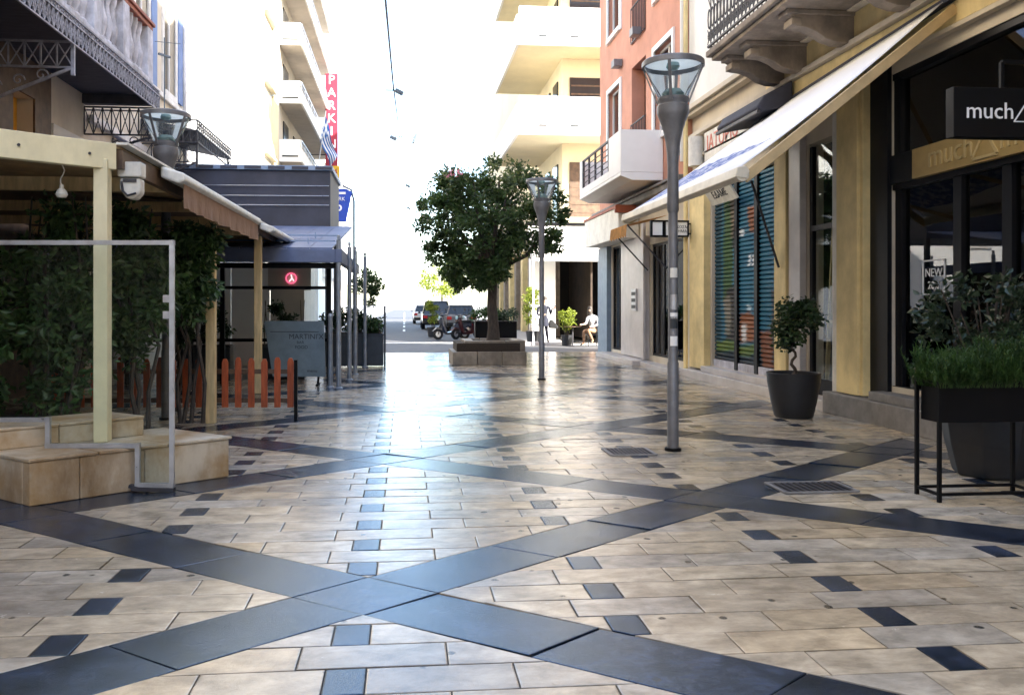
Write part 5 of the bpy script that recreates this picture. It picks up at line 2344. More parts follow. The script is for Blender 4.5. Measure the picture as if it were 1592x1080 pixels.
SC = thing("terrace_screen", (-3, 16.3, 0), "black framed glass screen of the cafe terrace", "glass screen")
m = M()
for x in (-5.2, -4.05, -3.45, -1.45):
    m.box(x - 0.04, x + 0.04, 16.26, 16.34, 0, 2.2)
m.box(-5.2, -1.45, 16.265, 16.335, 1.80, 1.86)
m.box(-5.2, -1.45, 16.265, 16.335, 0.80, 0.86)
build("frame", m, "black_metal", SC)
for (a, b) in ((-5.16, -4.09), (-4.01, -3.49), (-3.41, -1.49)):
    m = M()
    m.box(a, b, 16.295, 16.303, 0.86, 2.18)
    build("pane", m, "screen_glass", SC)
m = M()
for (x0_, x1_, mt) in ((-5.9, -4.3, "clean_white"), (-4.28, -3.35, "clean_white"), (-3.33, -2.5, "beige_slab")):
    q = M()
    q.box(x0_, x1_, 21.2, 21.28, 0.0, 2.5)
    build("back_panel", q, mt, SC)
t = thing("neon_sign", (-2.75, 18.5, 2.1), "round pink neon emblem glowing inside the cafe", "neon sign")
m = M()
c0 = Vector((-2.46, 18.5, 2.08))
m.tube([(c0.x + 0.11 * math.cos(i * 0.45), c0.y, c0.z + 0.11 * math.sin(i * 0.45)) for i in range(15)], 0.016, 6)
build("ring", m, "neon_pink", t)
m = M()
m.tube([(c0.x - 0.04, c0.y - 0.01, c0.z - 0.07), (c0.x + 0.02, c0.y - 0.01, c0.z), (c0.x + 0.0, c0.y - 0.01, c0.z + 0.08)], 0.016, 6)
m.tube([(c0.x + 0.06, c0.y - 0.01, c0.z - 0.06), (c0.x + 0.02, c0.y - 0.01, c0.z)], 0.014, 6)
build("figure", m, "neon_white", t)
m = M()
m.box(c0.x - 0.5, c0.x + 0.42, c0.y + 0.03, c0.y + 0.06, 1.82, 2.5)
build("board", m, "beige_slab", t)

t = thing("menu_board", (-2.1, 16.3, 0), "slate grey lettered board standing at the cafe entrance", "sign board")
m = M()
m.extrude([(-2.46, 15.92, 0.16), (-1.47, 15.83, 0.16), (-1.50, 15.83, 1.20), (-2.62, 15.92, 1.20)], (0, 0.04, 0))
build("board", m, "slate_sign", t, bevel=0.006)
m = M()
rot = Matrix.Rotation(-0.09, 4, 'Z')
for (tx, sz, px, pz) in (("DRY  MARTINI'X", 0.135, -2.0, 0.905), ("BAR", 0.075, -1.94, 0.80), ("FOOD", 0.085, -1.92, 0.71), ("menu", 0.085, -1.72, 0.27)):
    m.text(tx, sz, Matrix.Translation((px, 15.83 + (-1.47 - px) * 0.09 - 0.006, pz)) @ rot @ facing('-Y', (0, 0, 0)), 0.003)
for (a, b) in (((-2.5, 1.0), (-1.6, 1.0)),):
    m.bar((a[0], 15.92 - 0.008, a[1]), (b[0], 15.835, b[1]), 0.006, 0.012)
build("lettering", m, "letter_dark", t)
for (x, y) in ((-2.38, 15.95), (-1.62, 15.88)):
    m = M()
    m.bar((x, y, 0), (x + 0.02, y, 0.2), 0.04)
    m.bar((x - 0.0, y - 0.15, 0.015), (x, y + 0.2, 0.015), 0.05, 0.03)
    build("foot", m, "black_metal", t)
m = M()
m.lathe(-1.34, 15.35, [(0.07, 0.0), (0.07, 0.02), (0.045, 0.04), (0.042, 1.28), (0.05, 1.30), (0.03, 1.34), (0.0, 1.35)], 12)
tag(build("bollard", m, "pole_grey", loc=(-1.34, 15.35, 0), smooth=True), "short grey bollard right of the slate lettered board", "bollard")


def planter_box(x0_, x1_, y0_, y1_, h, label, plabel, seed, fol, mat="leaf_dark"):
    t = thing("planter_box", ((x0_ + x1_) / 2, y0_, 0), label, "planter", "slate planter boxes round the cafe terrace")
    m = M()
    m.box(x0_, x1_, y0_, y1_, 0.02, h - 0.04)
    build("body", m, "slate_box", t, bevel=0.006)
    m = M()
    m.box(x0_ - 0.015, x1_ + 0.015, y0_ - 0.015, y1_ + 0.015, h - 0.038, h)
    build("rim", m, "slate_box", t, bevel=0.004)
    m = M()
    m.box(x0_ + 0.02, x1_ - 0.02, y0_ + 0.02, y1_ - 0.02, h, h + 0.012)
    build("soil", m, "soil", t)
    s = thing("shrub", ((x0_ + x1_) / 2, y0_, h), plabel, "shrub", "shrubs in the cafe planters")
    m = M()
    rnd = random.Random(seed)
    for k in range(6):
        a = x0_ + (x1_ - x0_) * rnd.random()
        b = y0_ + (y1_ - y0_) * rnd.random()
        m.tube([(a, b, h), (a + rnd.uniform(-0.08, 0.08), b, h + fol * 0.5), (a + rnd.uniform(-0.15, 0.15), b, h + fol)], [0.012, 0.01, 0.005], 5)
    build("stem", m, "bark", s)
    m = M()
    leaves(m, blobs(((x0_ + x1_) / 2, (y0_ + y1_) / 2, h + fol * 0.5), (x1_ - x0_) / 2, (y1_ - y0_) / 2 + 0.05, fol * 0.5, 16, 0.10, 0.18, seed, 0.1), 80, 0.085, seed + 5, 1, 0.3)
    build("foliage", m, mat, s)


planter_box(-1.95, -1.35, 20.4, 20.9, 0.82, "dark planter box behind the slim poles, nearest the lettered board", "shrub in the planter nearest the lettered board", 51, 0.6)
planter_box(-1.33, -0.98, 20.4, 20.9, 0.82, "middle dark planter box behind the slim poles", "shrub in the middle planter behind the poles", 52, 0.55)
planter_box(-0.96, -0.52, 20.5, 20.9, 0.80, "end planter box beside the open street", "small leafy shrub in the end planter beside the street", 53, 0.42, "leaf_vine")
planter_box(-2.9, -2.0, 17.0, 17.4, 0.7, "planter box behind the terrace glass", "tall shrub behind the terrace glass", 54, 0.9)
planter_box(-4.4, -3.4, 16.7, 17.1, 0.7, "planter box behind the terrace glass, left of the third cream post", "shrub left of the third cream post", 55, 0.8)
m = M()
m.box(-0.505, -0.455, 20.46, 20.52, 0, 1.48)
t = tag(build("edge_post", m, "slate_box", loc=(-0.48, 20.5, 0), bevel=0.004), "thin dark post at the street end of the cafe planters", "post")
t = thing("hanging_plant", (-1.0, 22.4, 2.0), "yellow green plant hanging at the far corner of the cafe canopy", "hanging plant")
m = M()
m.tube([(-1.05, 22.4, 2.5), (-1.0, 22.4, 2.2), (-0.95, 22.4, 1.9)], 0.012, 5)
build("stem", m, "bark", t)
m = M()
leaves(m, blobs((-0.98, 22.3, 2.05), 0.42, 0.4, 0.48, 16, 0.12, 0.2, 61, 0.1), 80, 0.1, 62, 1, 0.4)
build("foliage", m, "leaf_vine", t)

# ------------------------------------------------------------------ signs and flag over the street, left
t = thing("parking_sign", (-4.9, 57, 10.8), "tall red vertical sign reading PARKING on the balconied building", "sign")
m = M()
m.box(-5.30, -4.48, 56.9, 57.1, 10.85, 17.05)
build("box", m, "sign_red", t, bevel=0.02)
m = M()
for k, ch in enumerate("PARKING"):
    m.text(ch, 0.86, facing('-Y', (-4.89, 56.89, 16.60 - 0.86 * k)), 0.02)
build("lettering", m, "letter_white", t)
m = M()
m.box(-5.16, -4.36, 56.88, 57.12, 9.95, 10.84)
y_ = build("lower_box", m, "sign_yellow", t, bevel=0.02)
m = M()
m.text("24", 0.62, facing('-Y', (-4.8, 56.87, 10.4)), 0.02)
build("number", m, "sign_red", y_)
m = M()
for z in (11.6, 13.5, 15.6):
    m.bar((-6.3, 57.0, z), (-5.3, 57.0, z), 0.06)
build("bracket", m, "iron", t)

t = thing("blue_sign", (-2.2, 30, 0), "blue square sign with white lettering on a thin pole past the cafe", "sign")
m = M()
m.tube([(-1.80, 30.1, 0), (-1.80, 30.1, 5.2), (-1.9, 30.1, 5.6), (-2.2, 30.1, 5.75)], 0.04, 8)
build("pole", m, "cable_grey", t, smooth=True)
m = M()
m.box(-2.62, -2.05, 29.96, 30.04, 4.45, 5.62)
build("board", m, "sign_blue", t, bevel=0.02)
m = M()
m.extrude([(-2.05, 29.97, 5.62), (-1.86, 29.97, 5.50), (-2.05, 29.97, 4.55)], (0, 0.06, 0))
build("fin", m, "sign_blue", t)
m = M()
m.text("PARK", 0.19, facing('-Y', (-2.33, 29.95, 5.25)), 0.006)
m.text("P", 0.62, facing('-Y', (-2.36, 29.95, 4.82)), 0.006)
m.box(-2.58, -2.08, 29.945, 29.958, 5.42, 5.50)
build("lettering", m, "letter_white", t)

t = thing("flag", (-5.2, 50, 11), "blue and white striped flag hanging from a slanted pole", "flag")
m = M()
m.tube([(-5.12, 50.0, 9.3), (-4.62, 50.0, 12.95)], 0.035, 7)
build("pole", m, "silver", t)
m = M()
n_s, n_l = 9, 14
fs_mi = []
vs = []
for j in range(n_s + 1):
    for i in range(n_l + 1):
        u, v = i / n_l, j / n_s
        # hangs limp: the fly end has dropped under the pole
        px = -4.66 - 0.30 * v * (1 - 0.2 * u) + 0.62 * u + 0.10 * math.sin(u * 7 + v * 4) * u
        pz = 12.8 - 1.7 * v * (1 - 0.55 * u) - 2.4 * u
        py = 50.0 + 0.10 * math.sin(u * 8 + v * 7) * (0.3 + u)
        vs.append((px, py, pz))
for j in range(n_s):
    for i in range(n_l):
        a = j * (n_l + 1) + i
        blue = (j % 2 == 0)
        if j < 5 and i < 5:
            blue = not (j == 2 or i == 2)
        m.add([vs[a], vs[a + 1], vs[a + n_l + 2], vs[a + n_l + 1]], [(0, 1, 2, 3)], mi=0 if blue else 1)
o = build("cloth", m, ["flag_blue", "flag_white"], t)
s_ = o.modifiers.new("thickness", 'SOLIDIFY')
s_.thickness = 0.006

# ------------------------------------------------------------------ overhead cables and suspended lamps
m = M()
pts = [(-0.9, 6.0, 8.9), (-0.6, 12, 8.75), (-0.44, 19.2, 8.5), (-0.36, 26.5, 8.45), (-0.22, 33.8, 8.5), (-0.1, 48, 8.6), (0.1, 60, 8.7), (0.3, 75, 9.0)]
m.tube(pts, [0.030, 0.030, 0.028, 0.026, 0.012, 0.012, 0.012, 0.012], 6)
tag(build("overhead_cable", m, "cable_grey", loc=(0, 30, 8.5), smooth=True), "long grey cable strung along above the street", "cable")
for (x, y, z, lab, n) in ((-0.36, 26.5, 8.36, "small hanging lamp nearest on the overhead cable", 1), (-0.12, 33.8, 8.35, "pair of flood lamps hanging second along the overhead cable", 2), (0.0, 48, 8.45, "third hanging lamp, faint above the far street", 1), (0.12, 60, 8.55, "farthest hanging lamp over the street", 1)):
    t = thing("hanging_lamp", (x, y, z), lab, "hanging lamp", "lamps hung on the street cable")
    m = M()
    m.bar((x, y, z - 0.12), (x, y, z + 0.14), 0.03)
    m.bar((x - 0.25 * n, y, z - 0.1), (x + 0.25 * n, y, z - 0.1), 0.03)
    build("hanger", m, "cable_grey", t)
    for k in range(n):
        q = M()
        dx = 0.18 if n == 1 else (-0.34 + 0.85 * k)
        q.extrude([(x + dx - 0.14, y - 0.1, z - 0.14), (x + dx - 0.08, y - 0.1, z - 0.04), (x + dx + 0.16, y - 0.1, z - 0.16), (x + dx + 0.10, y - 0.1, z - 0.26)] if k == 0 else [(x + dx - 0.10, y - 0.1, z - 0.32), (x + dx + 0.0, y - 0.1, z - 0.36), (x + dx + 0.14, y - 0.1, z + 0.02), (x + dx + 0.04, y - 0.1, z + 0.06)], (0, 0.2, 0))
        build("head", q, "cable_grey", t, bevel=0.02)
m = M()
m.tube([(-6.25, 24.3, 7.5), (-5.4, 33, 9.5), (-5.2, 43, 12.6)], 0.012, 5)
tag(build("service_wire", m, "cable_grey", loc=(-6, 24, 7.5)), "thin service wire running from the townhouse to the balconies", "wire")
m = M()
m.tube([(6.02, 21.6, 9.9), (5.8, 19.6, 9.0), (6.0, 17.9, 8.2)], 0.012, 5)
tag(build("service_wire", m, "cable_grey", loc=(6, 21, 9)), "thin wire drooping across the pink wall", "wire")


# ------------------------------------------------------------------ vehicles
def car(name, x, y, body_mat, label, suv=True, back=True):
    t = thing(name, (x, y, 0), label, "car", "cars parked along the far road")
    L_, Wd, H = (4.5, 1.84, 1.70) if suv else (4.2, 1.75, 1.46)
    m = M()
    # lofted body: cross sections from tail (y) to nose (y+L)
    secs = [(0.0, 0.40, 0.86, 0.80), (0.06, 0.32, 0.98, 0.86), (0.5, 0.26, 1.02, 0.90), (2.2, 0.25, 1.0, 0.92), (3.3, 0.25, 0.95, 0.91), (4.1, 0.28, 0.82, 0.86), (L_ - 0.04, 0.40, 0.68, 0.74)]
    vs, fs = [], []
    for (dy, zb, zt, hw) in secs:
        hw *= Wd / 1.84
        ring = [(-hw * 0.94, zb), (-hw, zb + 0.18), (-hw, zt - 0.16), (-hw * 0.93, zt), (hw * 0.93, zt), (hw, zt - 0.16), (hw, zb + 0.18), (hw * 0.94, zb)]
        vs += [(x + a, y + dy, b) for a, b in ring]
    for i in range(len(secs) - 1):
        for k in range(8):
            a, b = i * 8 + k, i * 8 + (k + 1) % 8
            fs.append((a, b, b + 8, a + 8))
    fs.append(tuple(range(8))[::-1])
    fs.append(tuple((len(secs) - 1) * 8 + k for k in range(8)))
    m.add(vs, fs)
    build("body", m, body_mat, t, bevel=0.03)
    m = M()
    hw = Wd / 2
    lo, hi = hw * 0.90, hw * 0.70
    z0, z1 = 0.98, H
    dy = (0.08, 0.45, 2.6, 3.25)
    m.add([(x - lo, y + dy[0], z0), (x + lo, y + dy[0], z0), (x + lo, y + dy[3], z0 - 0.03), (x - lo, y + dy[3], z0 - 0.03), (x - hi, y + dy[1], z1), (x + hi, y + dy[1], z1), (x + hi, y + dy[2], z1), (x - hi, y + dy[2], z1)],
          [(4, 5, 6, 7), (0, 1, 5, 4), (1, 2, 6, 5), (2, 3, 7, 6), (3, 0, 4, 7)])
    gh = build("cabin_glass", m, "car_glass", t, bevel=0.02)
    m = M()
    m.add([(x - hi * 1.02, y + dy[1] - 0.06, z1 - 0.02), (x + hi * 1.02, y + dy[1] - 0.06, z1 - 0.02), (x + hi * 1.02, y + dy[2] + 0.03, z1 - 0.02), (x - hi * 1.02, y + dy[2] + 0.03, z1 - 0.02),
           (x - hi * 0.96, y + dy[1], z1 + 0.04), (x + hi * 0.96, y + dy[1], z1 + 0.04), (x + hi * 0.96, y + dy[2], z1 + 0.04), (x - hi * 0.96, y + dy[2], z1 + 0.04)],
          [(4, 5, 6, 7), (0, 1, 5, 4), (1, 2, 6, 5), (2, 3, 7, 6), (3, 0, 4, 7)])
    for s in (-1, 1):
        m.bar((x + s * lo * 0.98, y + dy[0] + 0.0, z0), (x + s * hi, y + dy[1] - 0.02, z1), 0.07, 0.07)
    build("roof", m, body_mat, t)
    for s in (-1, 1):
        for dyw in (0.85, 3.55):
            w = M()
            w.wheel((x + s * (hw - 0.11), y + dyw, 0.33), (1, 0, 0), 0.33, 0.22, 0.2, 20)
            wh = build("wheel", w, "rubber", t, smooth=True)
            w = M()
            w.wheel((x + s * (hw - 0.09), y + dyw, 0.33), (1, 0, 0), 0.2, 0.16, 0.02, 16)
            build("rim", w, "silver", wh, smooth=True)
        q = M()
        q.box(x + s * hw * 0.62, x + s * hw * 0.92, y - 0.025, y + 0.02, 0.68, 0.86)
        build("tail_light", q, "tail_red", t, bevel=0.01)
        q = M()
        q.box(x + s * (hw + 0.0), x + s * (hw + 0.16), y + 2.85, y + 2.95, 0.95, 1.08)
        build("mirror", q, body_mat, t, bevel=0.02)
    q = M()
    q.box(x - 0.26, x + 0.26, y - 0.03, y - 0.01, 0.56, 0.68)
    build("number_plate", q, "clean_white", t)
    q = M()
    q.box(x - hw * 0.93, x + hw * 0.93, y - 0.07, y + 0.1, 0.34, 0.52)
    build("bumper", q, "rubber", t, bevel=0.03)
    return t


car("parked_car", 1.95, 51.0, "car_dark", "dark parked car seen from behind left of the tree")
car("parked_car", 1.55, 66.0, "car_white", "pale car parked beyond the dark one", False)
car("parked_car", 3.15, 46.5, "lamp_grey", "grey parked car half hidden behind the scooters", False)


def scooter(x, y, rz, mat, label):
    t = thing("scooter", (0, 0, 0), label, "scooter", "scooters parked by the tree planter")
    for dx in (-0.62, 0.64):
        m = M()
        m.wheel((dx, 0, 0.24), (0, 1, 0), 0.24, 0.11, 0.13, 20)
        w = build("wheel", m, "rubber", t, smooth=True)
        m = M()
        m.wheel((dx, 0, 0.24), (0, 1, 0), 0.135, 0.05, 0.02, 14)
        build("rim", m, "silver", w, smooth=True)
    m = M()
    prof = [(-0.95, 0.62), (-0.90, 0.74), (-0.55, 0.76), (-0.12, 0.68), (-0.05, 0.36), (0.30, 0.30), (0.30, 0.22), (-0.15, 0.22), (-0.42, 0.30), (-0.62, 0.50), (-0.85, 0.56)]
    m.extrude([(a, -0.14, b) for a, b in prof], (0, 0.28, 0))
    build("body", m, mat, t, bevel=0.04)
    m = M()
    prof = [(0.28, 0.24), (0.38, 0.30), (0.50, 0.62), (0.56, 0.98), (0.48, 1.0), (0.38, 0.62), (0.26, 0.34)]
    m.extrude([(a, -0.2, b) for a, b in prof], (0, 0.40, 0))
    build("leg_shield", m, mat, t, bevel=0.03)
    m = M()
    m.extrude([(-0.92, -0.15, 0.755), (-0.1, -0.15, 0.70), (-0.14, -0.15, 0.78), (-0.42, -0.15, 0.83), (-0.9, -0.15, 0.86)], (0, 0.30, 0))
    build("seat", m, "seat_black", t, bevel=0.03)
    m = M()
    m.tube([(0.64, 0.0, 0.24), (0.50, 0.0, 0.75), (0.46, 0, 1.05)], 0.035, 8)
    m.tube([(0.38, -0.33, 1.08), (0.46, -0.15, 1.05), (0.46, 0.15, 1.05), (0.38, 0.33, 1.08)], 0.018, 7)
    build("handlebar", m, "seat_black", t, smooth=True)
    m = M()
    m.lathe(0, 0, [(0.0, 0.0), (0.08, 0.01), (0.09, 0.05), (0.0, 0.07)], 12)
    m.v = [(0.55 + c * 0.9, a, 0.95 + b) for a, b, c in m.v]
    build("headlight", m, "lens", t, smooth=True)
    m = M()
    prof = [(0.40, 0.36), (0.52, 0.50), (0.72, 0.52), (0.90, 0.38), (0.72, 0.49), (0.55, 0.46)]
    m.extrude([(a, -0.07, b) for a, b in prof], (0, 0.14, 0))
    build("mudguard", m, mat, t)
    for s in (-1, 1):
        m = M()
        m.tube([(0.42, 0.25 * s, 1.07), (0.42, 0.33 * s, 1.27)], 0.008, 5)
        m.obox((0.42, 0.36 * s, 1.31), 0.02, 0.12, 0.08)
        build("mirror", m, "seat_black", t)
    m = M()
    m.box(-0.97, -0.93, -0.08, 0.08, 0.60, 0.68)
    build("tail_light", m, "tail_red", t)
    t.location = (x, y, -0.01)
    t.rotation_euler = (0, R(0), rz)
    return t


scooter(2.05, 36.6, R(200), "scooter_blue", "dark blue scooter nearest the open road")
scooter(2.75, 36.9, R(215), "scooter_red", "dark red scooter beside the tree planter")
scooter(3.25, 38.2, R(190), "car_white", "white scooter behind the other two")


# ------------------------------------------------------------------ greenery past the tree
def shrub(x, y, z, rx, rz_, label, mat, seed, nb=14, nl=70, size=0.10, stem=0.3, cat="shrub", group="sunlit shrubs past the tree"):
    t = thing("shrub", (x, y, z), label, cat, group)
    m = M()
    for k in range(4):
        m.tube([(x + 0.04 * k - 0.06, y, z), (x + 0.1 * k - 0.15, y, z + stem + rz_)], [0.02, 0.008], 6)
    build("stem", m, "bark", t)
    m = M()
    leaves(m, blobs((x, y, z + stem + rz_), rx, rx, rz_, nb, 0.12, 0.22, seed, 0.1), nl, size, seed + 1)
    build("foliage", m, mat, t)


def tub(x, y, r, h, label, mat="black_pot"):
    t = thing("plant_pot", (x, y, 0), label, "plant pot", "dark round plant pots")
    m = M()
    m.lathe(x, y, [(0.0, 0.0), (r * 0.8, 0.0), (r, h), (r * 0.9, h), (r * 0.88, h - 0.05)], 20)
    build("shell", m, mat, t, smooth=True)
    m = M()
    m.lathe(x, y, [(0.0, h - 0.04), (r * 0.9, h - 0.045)], 16)
    build("soil", m, "soil", t)


tub(1.35, 39.4, 0.3, 0.45, "dark pot at the roadside left of the scooters")
shrub(1.35, 39.4, 0.40, 0.42, 0.48, "bright yellow green shrub left of the scooters", "leaf_lime", 71)
tub(4.95, 31.9, 0.3, 0.5, "dark pot behind the far lamp post")
shrub(4.85, 31.9, 0.45, 0.34, 0.75, "tall lime shrub behind the far lamp post", "leaf_lime", 72, 18, stem=0.35)
tub(5.95, 30.4, 0.22, 0.4, "small pot by the dark cafe front past the tree")
shrub(5.95, 30.4, 0.35, 0.36, 0.36, "lime potted plant before the dark cafe front", "leaf_lime", 73, 12, stem=0.25)
t = thing("hedge_trough", (3.0, 28.0, 0), "long black hedge trough behind the tree planter", "planter")
m = M()
m.box(2.35, 3.75, 27.8, 28.3, 0.0, 0.95)
build("body", m, "black_metal", t, bevel=0.01)
m = M()
m.box(2.33, 3.77, 27.78, 28.32, 0.952, 0.98)
build("rim", m, "grey_stone", t)
shrub(2.7, 28.05, 0.95, 0.45, 0.22, "left leafy shrub in the black hedge trough", "leaf_vine", 74, 14, stem=0.02, group="shrubs in the black hedge trough")
shrub(3.4, 28.05, 0.95, 0.45, 0.20, "right leafy shrub in the black hedge trough", "leaf_dark", 75, 14, stem=0.02, group="shrubs in the black hedge trough")
for (x, y, h, r_, s, lab) in ((1.6, 92, 4.2, 2.4, 82, "pale green tree far down the road left of the round tree"), (4.6, 70, 4.4, 2.2, 83, "street tree on the far right sidewalk behind the round tree")):
    t = thing("street_tree", (x + 2.5, y, 0), lab, "tree", "far street trees")
    m = M()
    m.tube([(x + 2.5, y, 0), (x + 2.5, y, h * 0.7)], [0.16, 0.09], 7)
    build("trunk", m, "bark", t, smooth=True)
    m = M()
    leaves(m, blobs((x + 2.5, y, h), r_, r_, r_ * 0.75, 40, 0.5, 0.8, s, 0.3), 60, 0.3, s + 1)
    build("crown", m, "leaf_lime" if s == 82 else "leaf_vine", t)


# ------------------------------------------------------------------ people
def skin_body(name, parent, joints, edges, mats, assign, loc_z=0.0):
    """joints: name -> ((x,y,z), radius or (rx,ry)); one continuous skinned mesh, world coordinates."""
    names = list(joints)
    idx = {n: i for i, n in enumerate(names)}
    org = ORG[parent.name]
    me = bpy.data.meshes.new(name)
    me.from_pydata([tuple(Vector(joints[n][0]) - org) for n in names], [(idx[a], idx[b]) for a, b in edges], [])
    ob = bpy.data.objects.new(name, me)
    COL.objects.link(ob)
    sk = ob.modifiers.new("skin", 'SKIN')
    if not me.skin_vertices:
        bpy.context.view_layer.objects.active = ob
        bpy.ops.mesh.customdata_skin_add()
    for n in names:
        r_ = joints[n][1]
        me.skin_vertices[0].data[idx[n]].radius = r_ if isinstance(r_, tuple) else (r_, r_)
    me.skin_vertices[0].data[0].use_root = True
    sb = ob.modifiers.new("sub", 'SUBSURF')
    sb.levels = sb.render_levels = 2
    dg = bpy.context.evaluated_depsgraph_get()
    dg.update()
    nm = bpy.data.meshes.new_from_object(ob.evaluated_get(dg))
    bpy.data.objects.remove(ob)
    for q in mats:
        nm.materials.append(MATS[q])
    pts = [(n, Vector(joints[n][0]) - org) for n in names]
    segs = [(a, b, Vector(joints[a][0]) - org, Vector(joints[b][0]) - org) for a, b in edges]
    for p in nm.polygons:
        c = p.center
        best, bd = None, 1e9
        for a, b, pa, pb in segs:
            ab = pb - pa
            tt = max(0, min(1, (c - pa).dot(ab) / max(1e-9, ab.length_squared)))
            dd = (c - (pa + ab * tt)).length
            if dd < bd:
                bd, best = dd, (a if tt < 0.5 else b)
        p.material_index = assign(best)
        p.use_smooth = True
    nm.name = name
    o = bpy.data.objects.new(name, nm)
    COL.objects.link(o)
    o.parent = parent
    ORG[o.name] = org
    return o


def hand_edges(side):
    return [("wrist" + side, "palm" + side)] + [("palm" + side, "fing%d" % k + side) for k in range(4)] + [("palm" + side, "thumb" + side)]


def add_hand(J, side, wrist, direction, spread):
    w, d, s = Vector(wrist), Vector(direction).normalized(), Vector(spread).normalized()
    J["palm" + side] = (w + d * 0.07, (0.032, 0.018))
    for k in range(4):
        J["fing%d" % k + side] = (w + d * (0.155 + (0.012 if k in (1, 2) else -0.006)) + s * (k - 1.5) * 0.021, 0.009)
    J["thumb" + side] = (w + d * 0.09 + s * -0.055, 0.010)


def standing_person():
    bx, by = 5.22, 31.2
    H = 1.80
    t = thing("person", (bx, by, 0.0), "person in dark clothes standing with a bag, reading a phone past the far lamp", "person")
    J = {}

    def V(x, y, z):
        return (bx + x, by + y, z)
    J["pelvis"] = (V(0, 0, 0.95), (0.155, 0.11))
    J["waist"] = (V(0, 0.01, 1.12), (0.135, 0.10))
    J["chest"] = (V(0.01, 0.01, 1.34), (0.165, 0.11))
    J["neckb"] = (V(0.02, 0.0, 1.49), 0.07)
    J["neck"] = (V(0.03, -0.01, 1.55), 0.052)
    J["head"] = (V(0.05, -0.02, 1.64), (0.075, 0.085))
    J["crown"] = (V(0.05, -0.01, 1.74), (0.07, 0.08))
    E_ = [("pelvis", "waist"), ("waist", "chest"), ("chest", "neckb"), ("neckb", "neck"), ("neck", "head"), ("head", "crown")]
    for s, sg, fx, fy in (("L", -1, -0.07, 0.10), ("R", 1, 0.08, -0.06)):
        J["hip" + s] = (V(0.09 * sg, 0, 0.88), 0.092)
        J["knee" + s] = (V(0.09 * sg + fx * 0.3, fy * 0.5, 0.49), 0.062)
        J["ankle" + s] = (V(0.09 * sg + fx, fy, 0.09), 0.043)
        J["toe" + s] = (V(0.09 * sg + fx + 0.13, fy - 0.10, 0.035), (0.042, 0.032))
        E_ += [("pelvis", "hip" + s), ("hip" + s, "knee" + s), ("knee" + s, "ankle" + s), ("ankle" + s, "toe" + s)]
    arms = {"L": ((-0.20, 0.0, 1.42), (-0.23, 0.02, 1.14), (-0.10, -0.20, 1.12)), "R": ((0.22, 0.0, 1.42), (0.27, -0.02, 1.15), (0.30, -0.16, 1.34))}
    for s, (a, b, c) in arms.items():
        J["shoulder" + s] = (V(*a), 0.062)
        J["elbow" + s] = (V(*b), 0.046)
        J["wrist" + s] = (V(*c), 0.032)
        d = (0.5, -0.5, 0.3) if s == "R" else (0.7, -0.5, 0.1)
        add_hand(J, s, V(*c), d, (0.3, 0.3, 0.9))
        E_ += [("chest", "shoulder" + s), ("shoulder" + s, "elbow" + s), ("elbow" + s, "wrist" + s)] + hand_edges(s)

    def asg(n):
        if n.startswith(("palm", "fing", "thumb", "head", "crown", "neck")) and n != "neckb":
            return 1
        return 0
    skin_body("body", t, J, E_, ["cloth_navy", "skin"], asg)
    m = M()
    hx, hy, hz = V(0.045, 0.01, 1.715)
    m.lathe(hx, hy, [(0.0, 0.105), (0.06, 0.09), (0.09, 0.045), (0.098, 0.0), (0.092, -0.04), (0.075, -0.06)], 14, hz)
    build("hair", m, "hair_dark", t, smooth=True)
    m = M()
    m.lathe(bx, by, [(0.19, 1.0), (0.20, 0.85), (0.215, 0.70), (0.20, 0.70), (0.17, 0.95)], 14)
    build("coat_skirt", m, "cloth_navy", t, smooth=True)
    p = thing("mobile_phone", V(0.36, -0.24, 1.40), "phone held up by the dark clothed standing person", "phone")
    m = M()
    m.obox(V(0.38, -0.235, 1.42), 0.075, 0.012, 0.15, 0.4)
    build("case", m, "letter_dark", p, bevel=0.003)
    b = thing("shoulder_bag", V(0.30, 0.02, 0.75), "dark bag hanging at the standing person's hip", "bag")
    m = M()
    m.extrude([V(0.20, -0.08, 0.62), V(0.52, -0.08, 0.60), V(0.56, -0.08, 0.68), V(0.34, -0.08, 0.94), V(0.22, -0.08, 0.92)], (0, 0.16, 0))
    build("sack", m, "cloth_black", b, bevel=0.03)
    m = M()
    m.tube([V(0.26, 0, 0.92), V(0.20, -0.10, 1.3), V(0.14, -0.02, 1.48)], 0.012, 6)
    build("strap", m, "cloth_black", b)


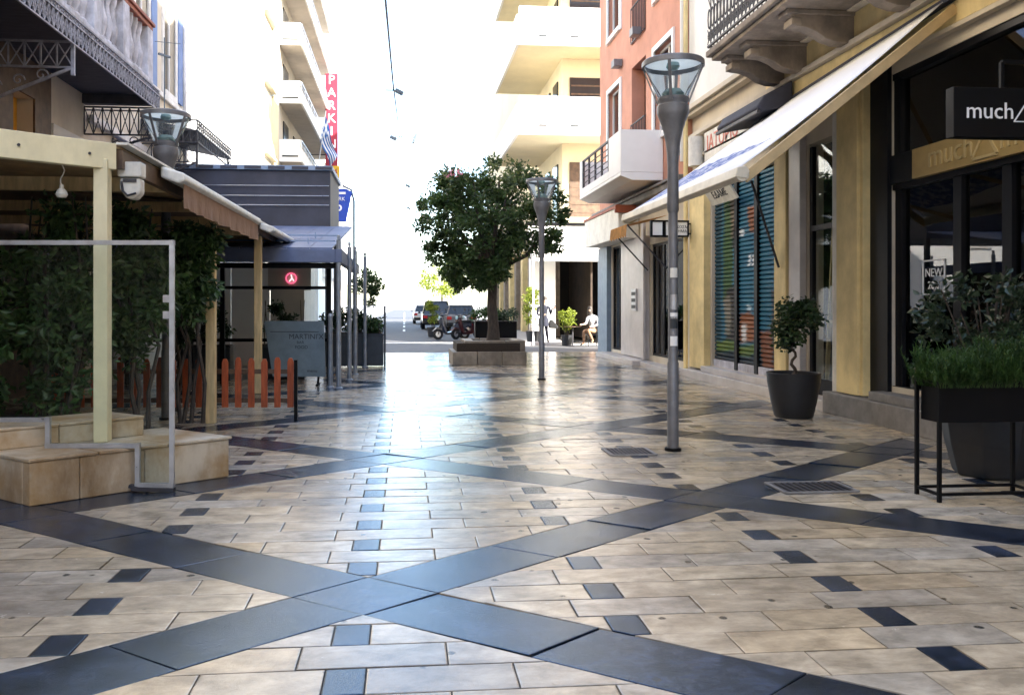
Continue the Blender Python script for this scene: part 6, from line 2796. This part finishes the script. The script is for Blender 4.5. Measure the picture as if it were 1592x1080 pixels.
def seated_person():
    bx, by = 6.78, 30.0
    t = thing("person", (bx, by, 0), "person in pale top and brown trousers seated at the far right cafe", "person")
    J = {}

    def V(x, y, z):
        return (bx + x, by + y, z)
    J["pelvis"] = (V(0.08, 0.1, 0.56), (0.15, 0.12))
    J["waist"] = (V(0.08, 0.12, 0.74), (0.125, 0.10))
    J["chest"] = (V(0.04, 0.08, 0.98), (0.155, 0.11))
    J["neckb"] = (V(0.0, 0.05, 1.13), 0.065)
    J["neck"] = (V(-0.02, 0.03, 1.19), 0.05)
    J["head"] = (V(-0.05, 0.01, 1.28), (0.075, 0.085))
    J["crown"] = (V(-0.05, 0.02, 1.38), (0.07, 0.08))
    E_ = [("pelvis", "waist"), ("waist", "chest"), ("chest", "neckb"), ("neckb", "neck"), ("neck", "head"), ("head", "crown")]
    legs = {"L": ((0.02, 0.02, 0.54), (-0.32, -0.16, 0.56), (-0.30, -0.12, 0.12), (-0.45, -0.20, 0.05)), "R": ((0.14, 0.0, 0.54), (-0.20, -0.30, 0.60), (-0.02, -0.36, 0.20), (-0.14, -0.46, 0.14))}
    for s, (a, b, c, d) in legs.items():
        J["hip" + s] = (V(*a), 0.09)
        J["knee" + s] = (V(*b), 0.065)
        J["ankle" + s] = (V(*c), 0.042)
        J["toe" + s] = (V(*d), (0.04, 0.032))
        E_ += [("pelvis", "hip" + s), ("hip" + s, "knee" + s), ("knee" + s, "ankle" + s), ("ankle" + s, "toe" + s)]
    arms = {"L": ((-0.13, 0.02, 1.05), (-0.22, -0.10, 0.82), (-0.36, -0.26, 0.80)), "R": ((0.20, 0.05, 1.05), (0.24, -0.08, 0.80), (0.0, -0.26, 0.72))}
    for s, (a, b, c) in arms.items():
        J["shoulder" + s] = (V(*a), 0.06)
        J["elbow" + s] = (V(*b), 0.045)
        J["wrist" + s] = (V(*c), 0.031)
        add_hand(J, s, V(*c), (-0.8, -0.5, -0.05), (0.2, -0.2, 0.9))
        E_ += [("chest", "shoulder" + s), ("shoulder" + s, "elbow" + s), ("elbow" + s, "wrist" + s)] + hand_edges(s)

    def asg(n):
        if n.startswith(("palm", "fing", "thumb", "head", "crown", "wrist")) or n == "neck":
            return 1
        if n.startswith(("hip", "knee", "ankle")) or n == "pelvis":
            return 2
        if n.startswith("toe"):
            return 3
        return 0
    skin_body("body", t, J, E_, ["cloth_white", "skin", "cloth_brown", "cloth_black"], asg)
    m = M()
    hx, hy, hz = V(-0.04, 0.045, 1.36)
    m.lathe(hx, hy, [(0.0, 0.105), (0.06, 0.09), (0.092, 0.04), (0.098, -0.02), (0.095, -0.12), (0.10, -0.2), (0.05, -0.22)], 14, hz)
    build("hair", m, "hair_dark", t, smooth=True)
    c = thing("cafe_chair", V(0.1, 0.1, 0), "dark cafe chair under the seated person", "chair")
    m = M()
    m.box(bx - 0.16, bx + 0.30, by - 0.12, by + 0.34, 0.40, 0.44)
    build("seat", m, "black_metal", c, bevel=0.01)
    m = M()
    m.box(bx + 0.25, bx + 0.29, by - 0.12, by + 0.34, 0.50, 0.88)
    build("backrest", m, "black_metal", c, bevel=0.01)
    for dx in (-0.13, 0.27):
        for dy in (-0.09, 0.31):
            m = M()
            m.bar((bx + dx, by + dy, 0), (bx + dx, by + dy, 0.40 if dx < 0 else 0.88), 0.028)
            build("leg", m, "black_metal", c)
    tb = thing("cafe_table", V(-0.62, -0.1, 0), "small cafe table left of the seated person", "table")
    m = M()
    m.lathe(bx - 0.68, by + 0.05, [(0.0, 0.72), (0.30, 0.72), (0.30, 0.70), (0.0, 0.70)], 20)
    build("top", m, "brown_wood", tb)
    m = M()
    m.lathe(bx - 0.68, by + 0.05, [(0.20, 0.0), (0.20, 0.02), (0.03, 0.04), (0.025, 0.70)], 12)
    build("pedestal", m, "iron", tb, smooth=True)


standing_person()
seated_person()
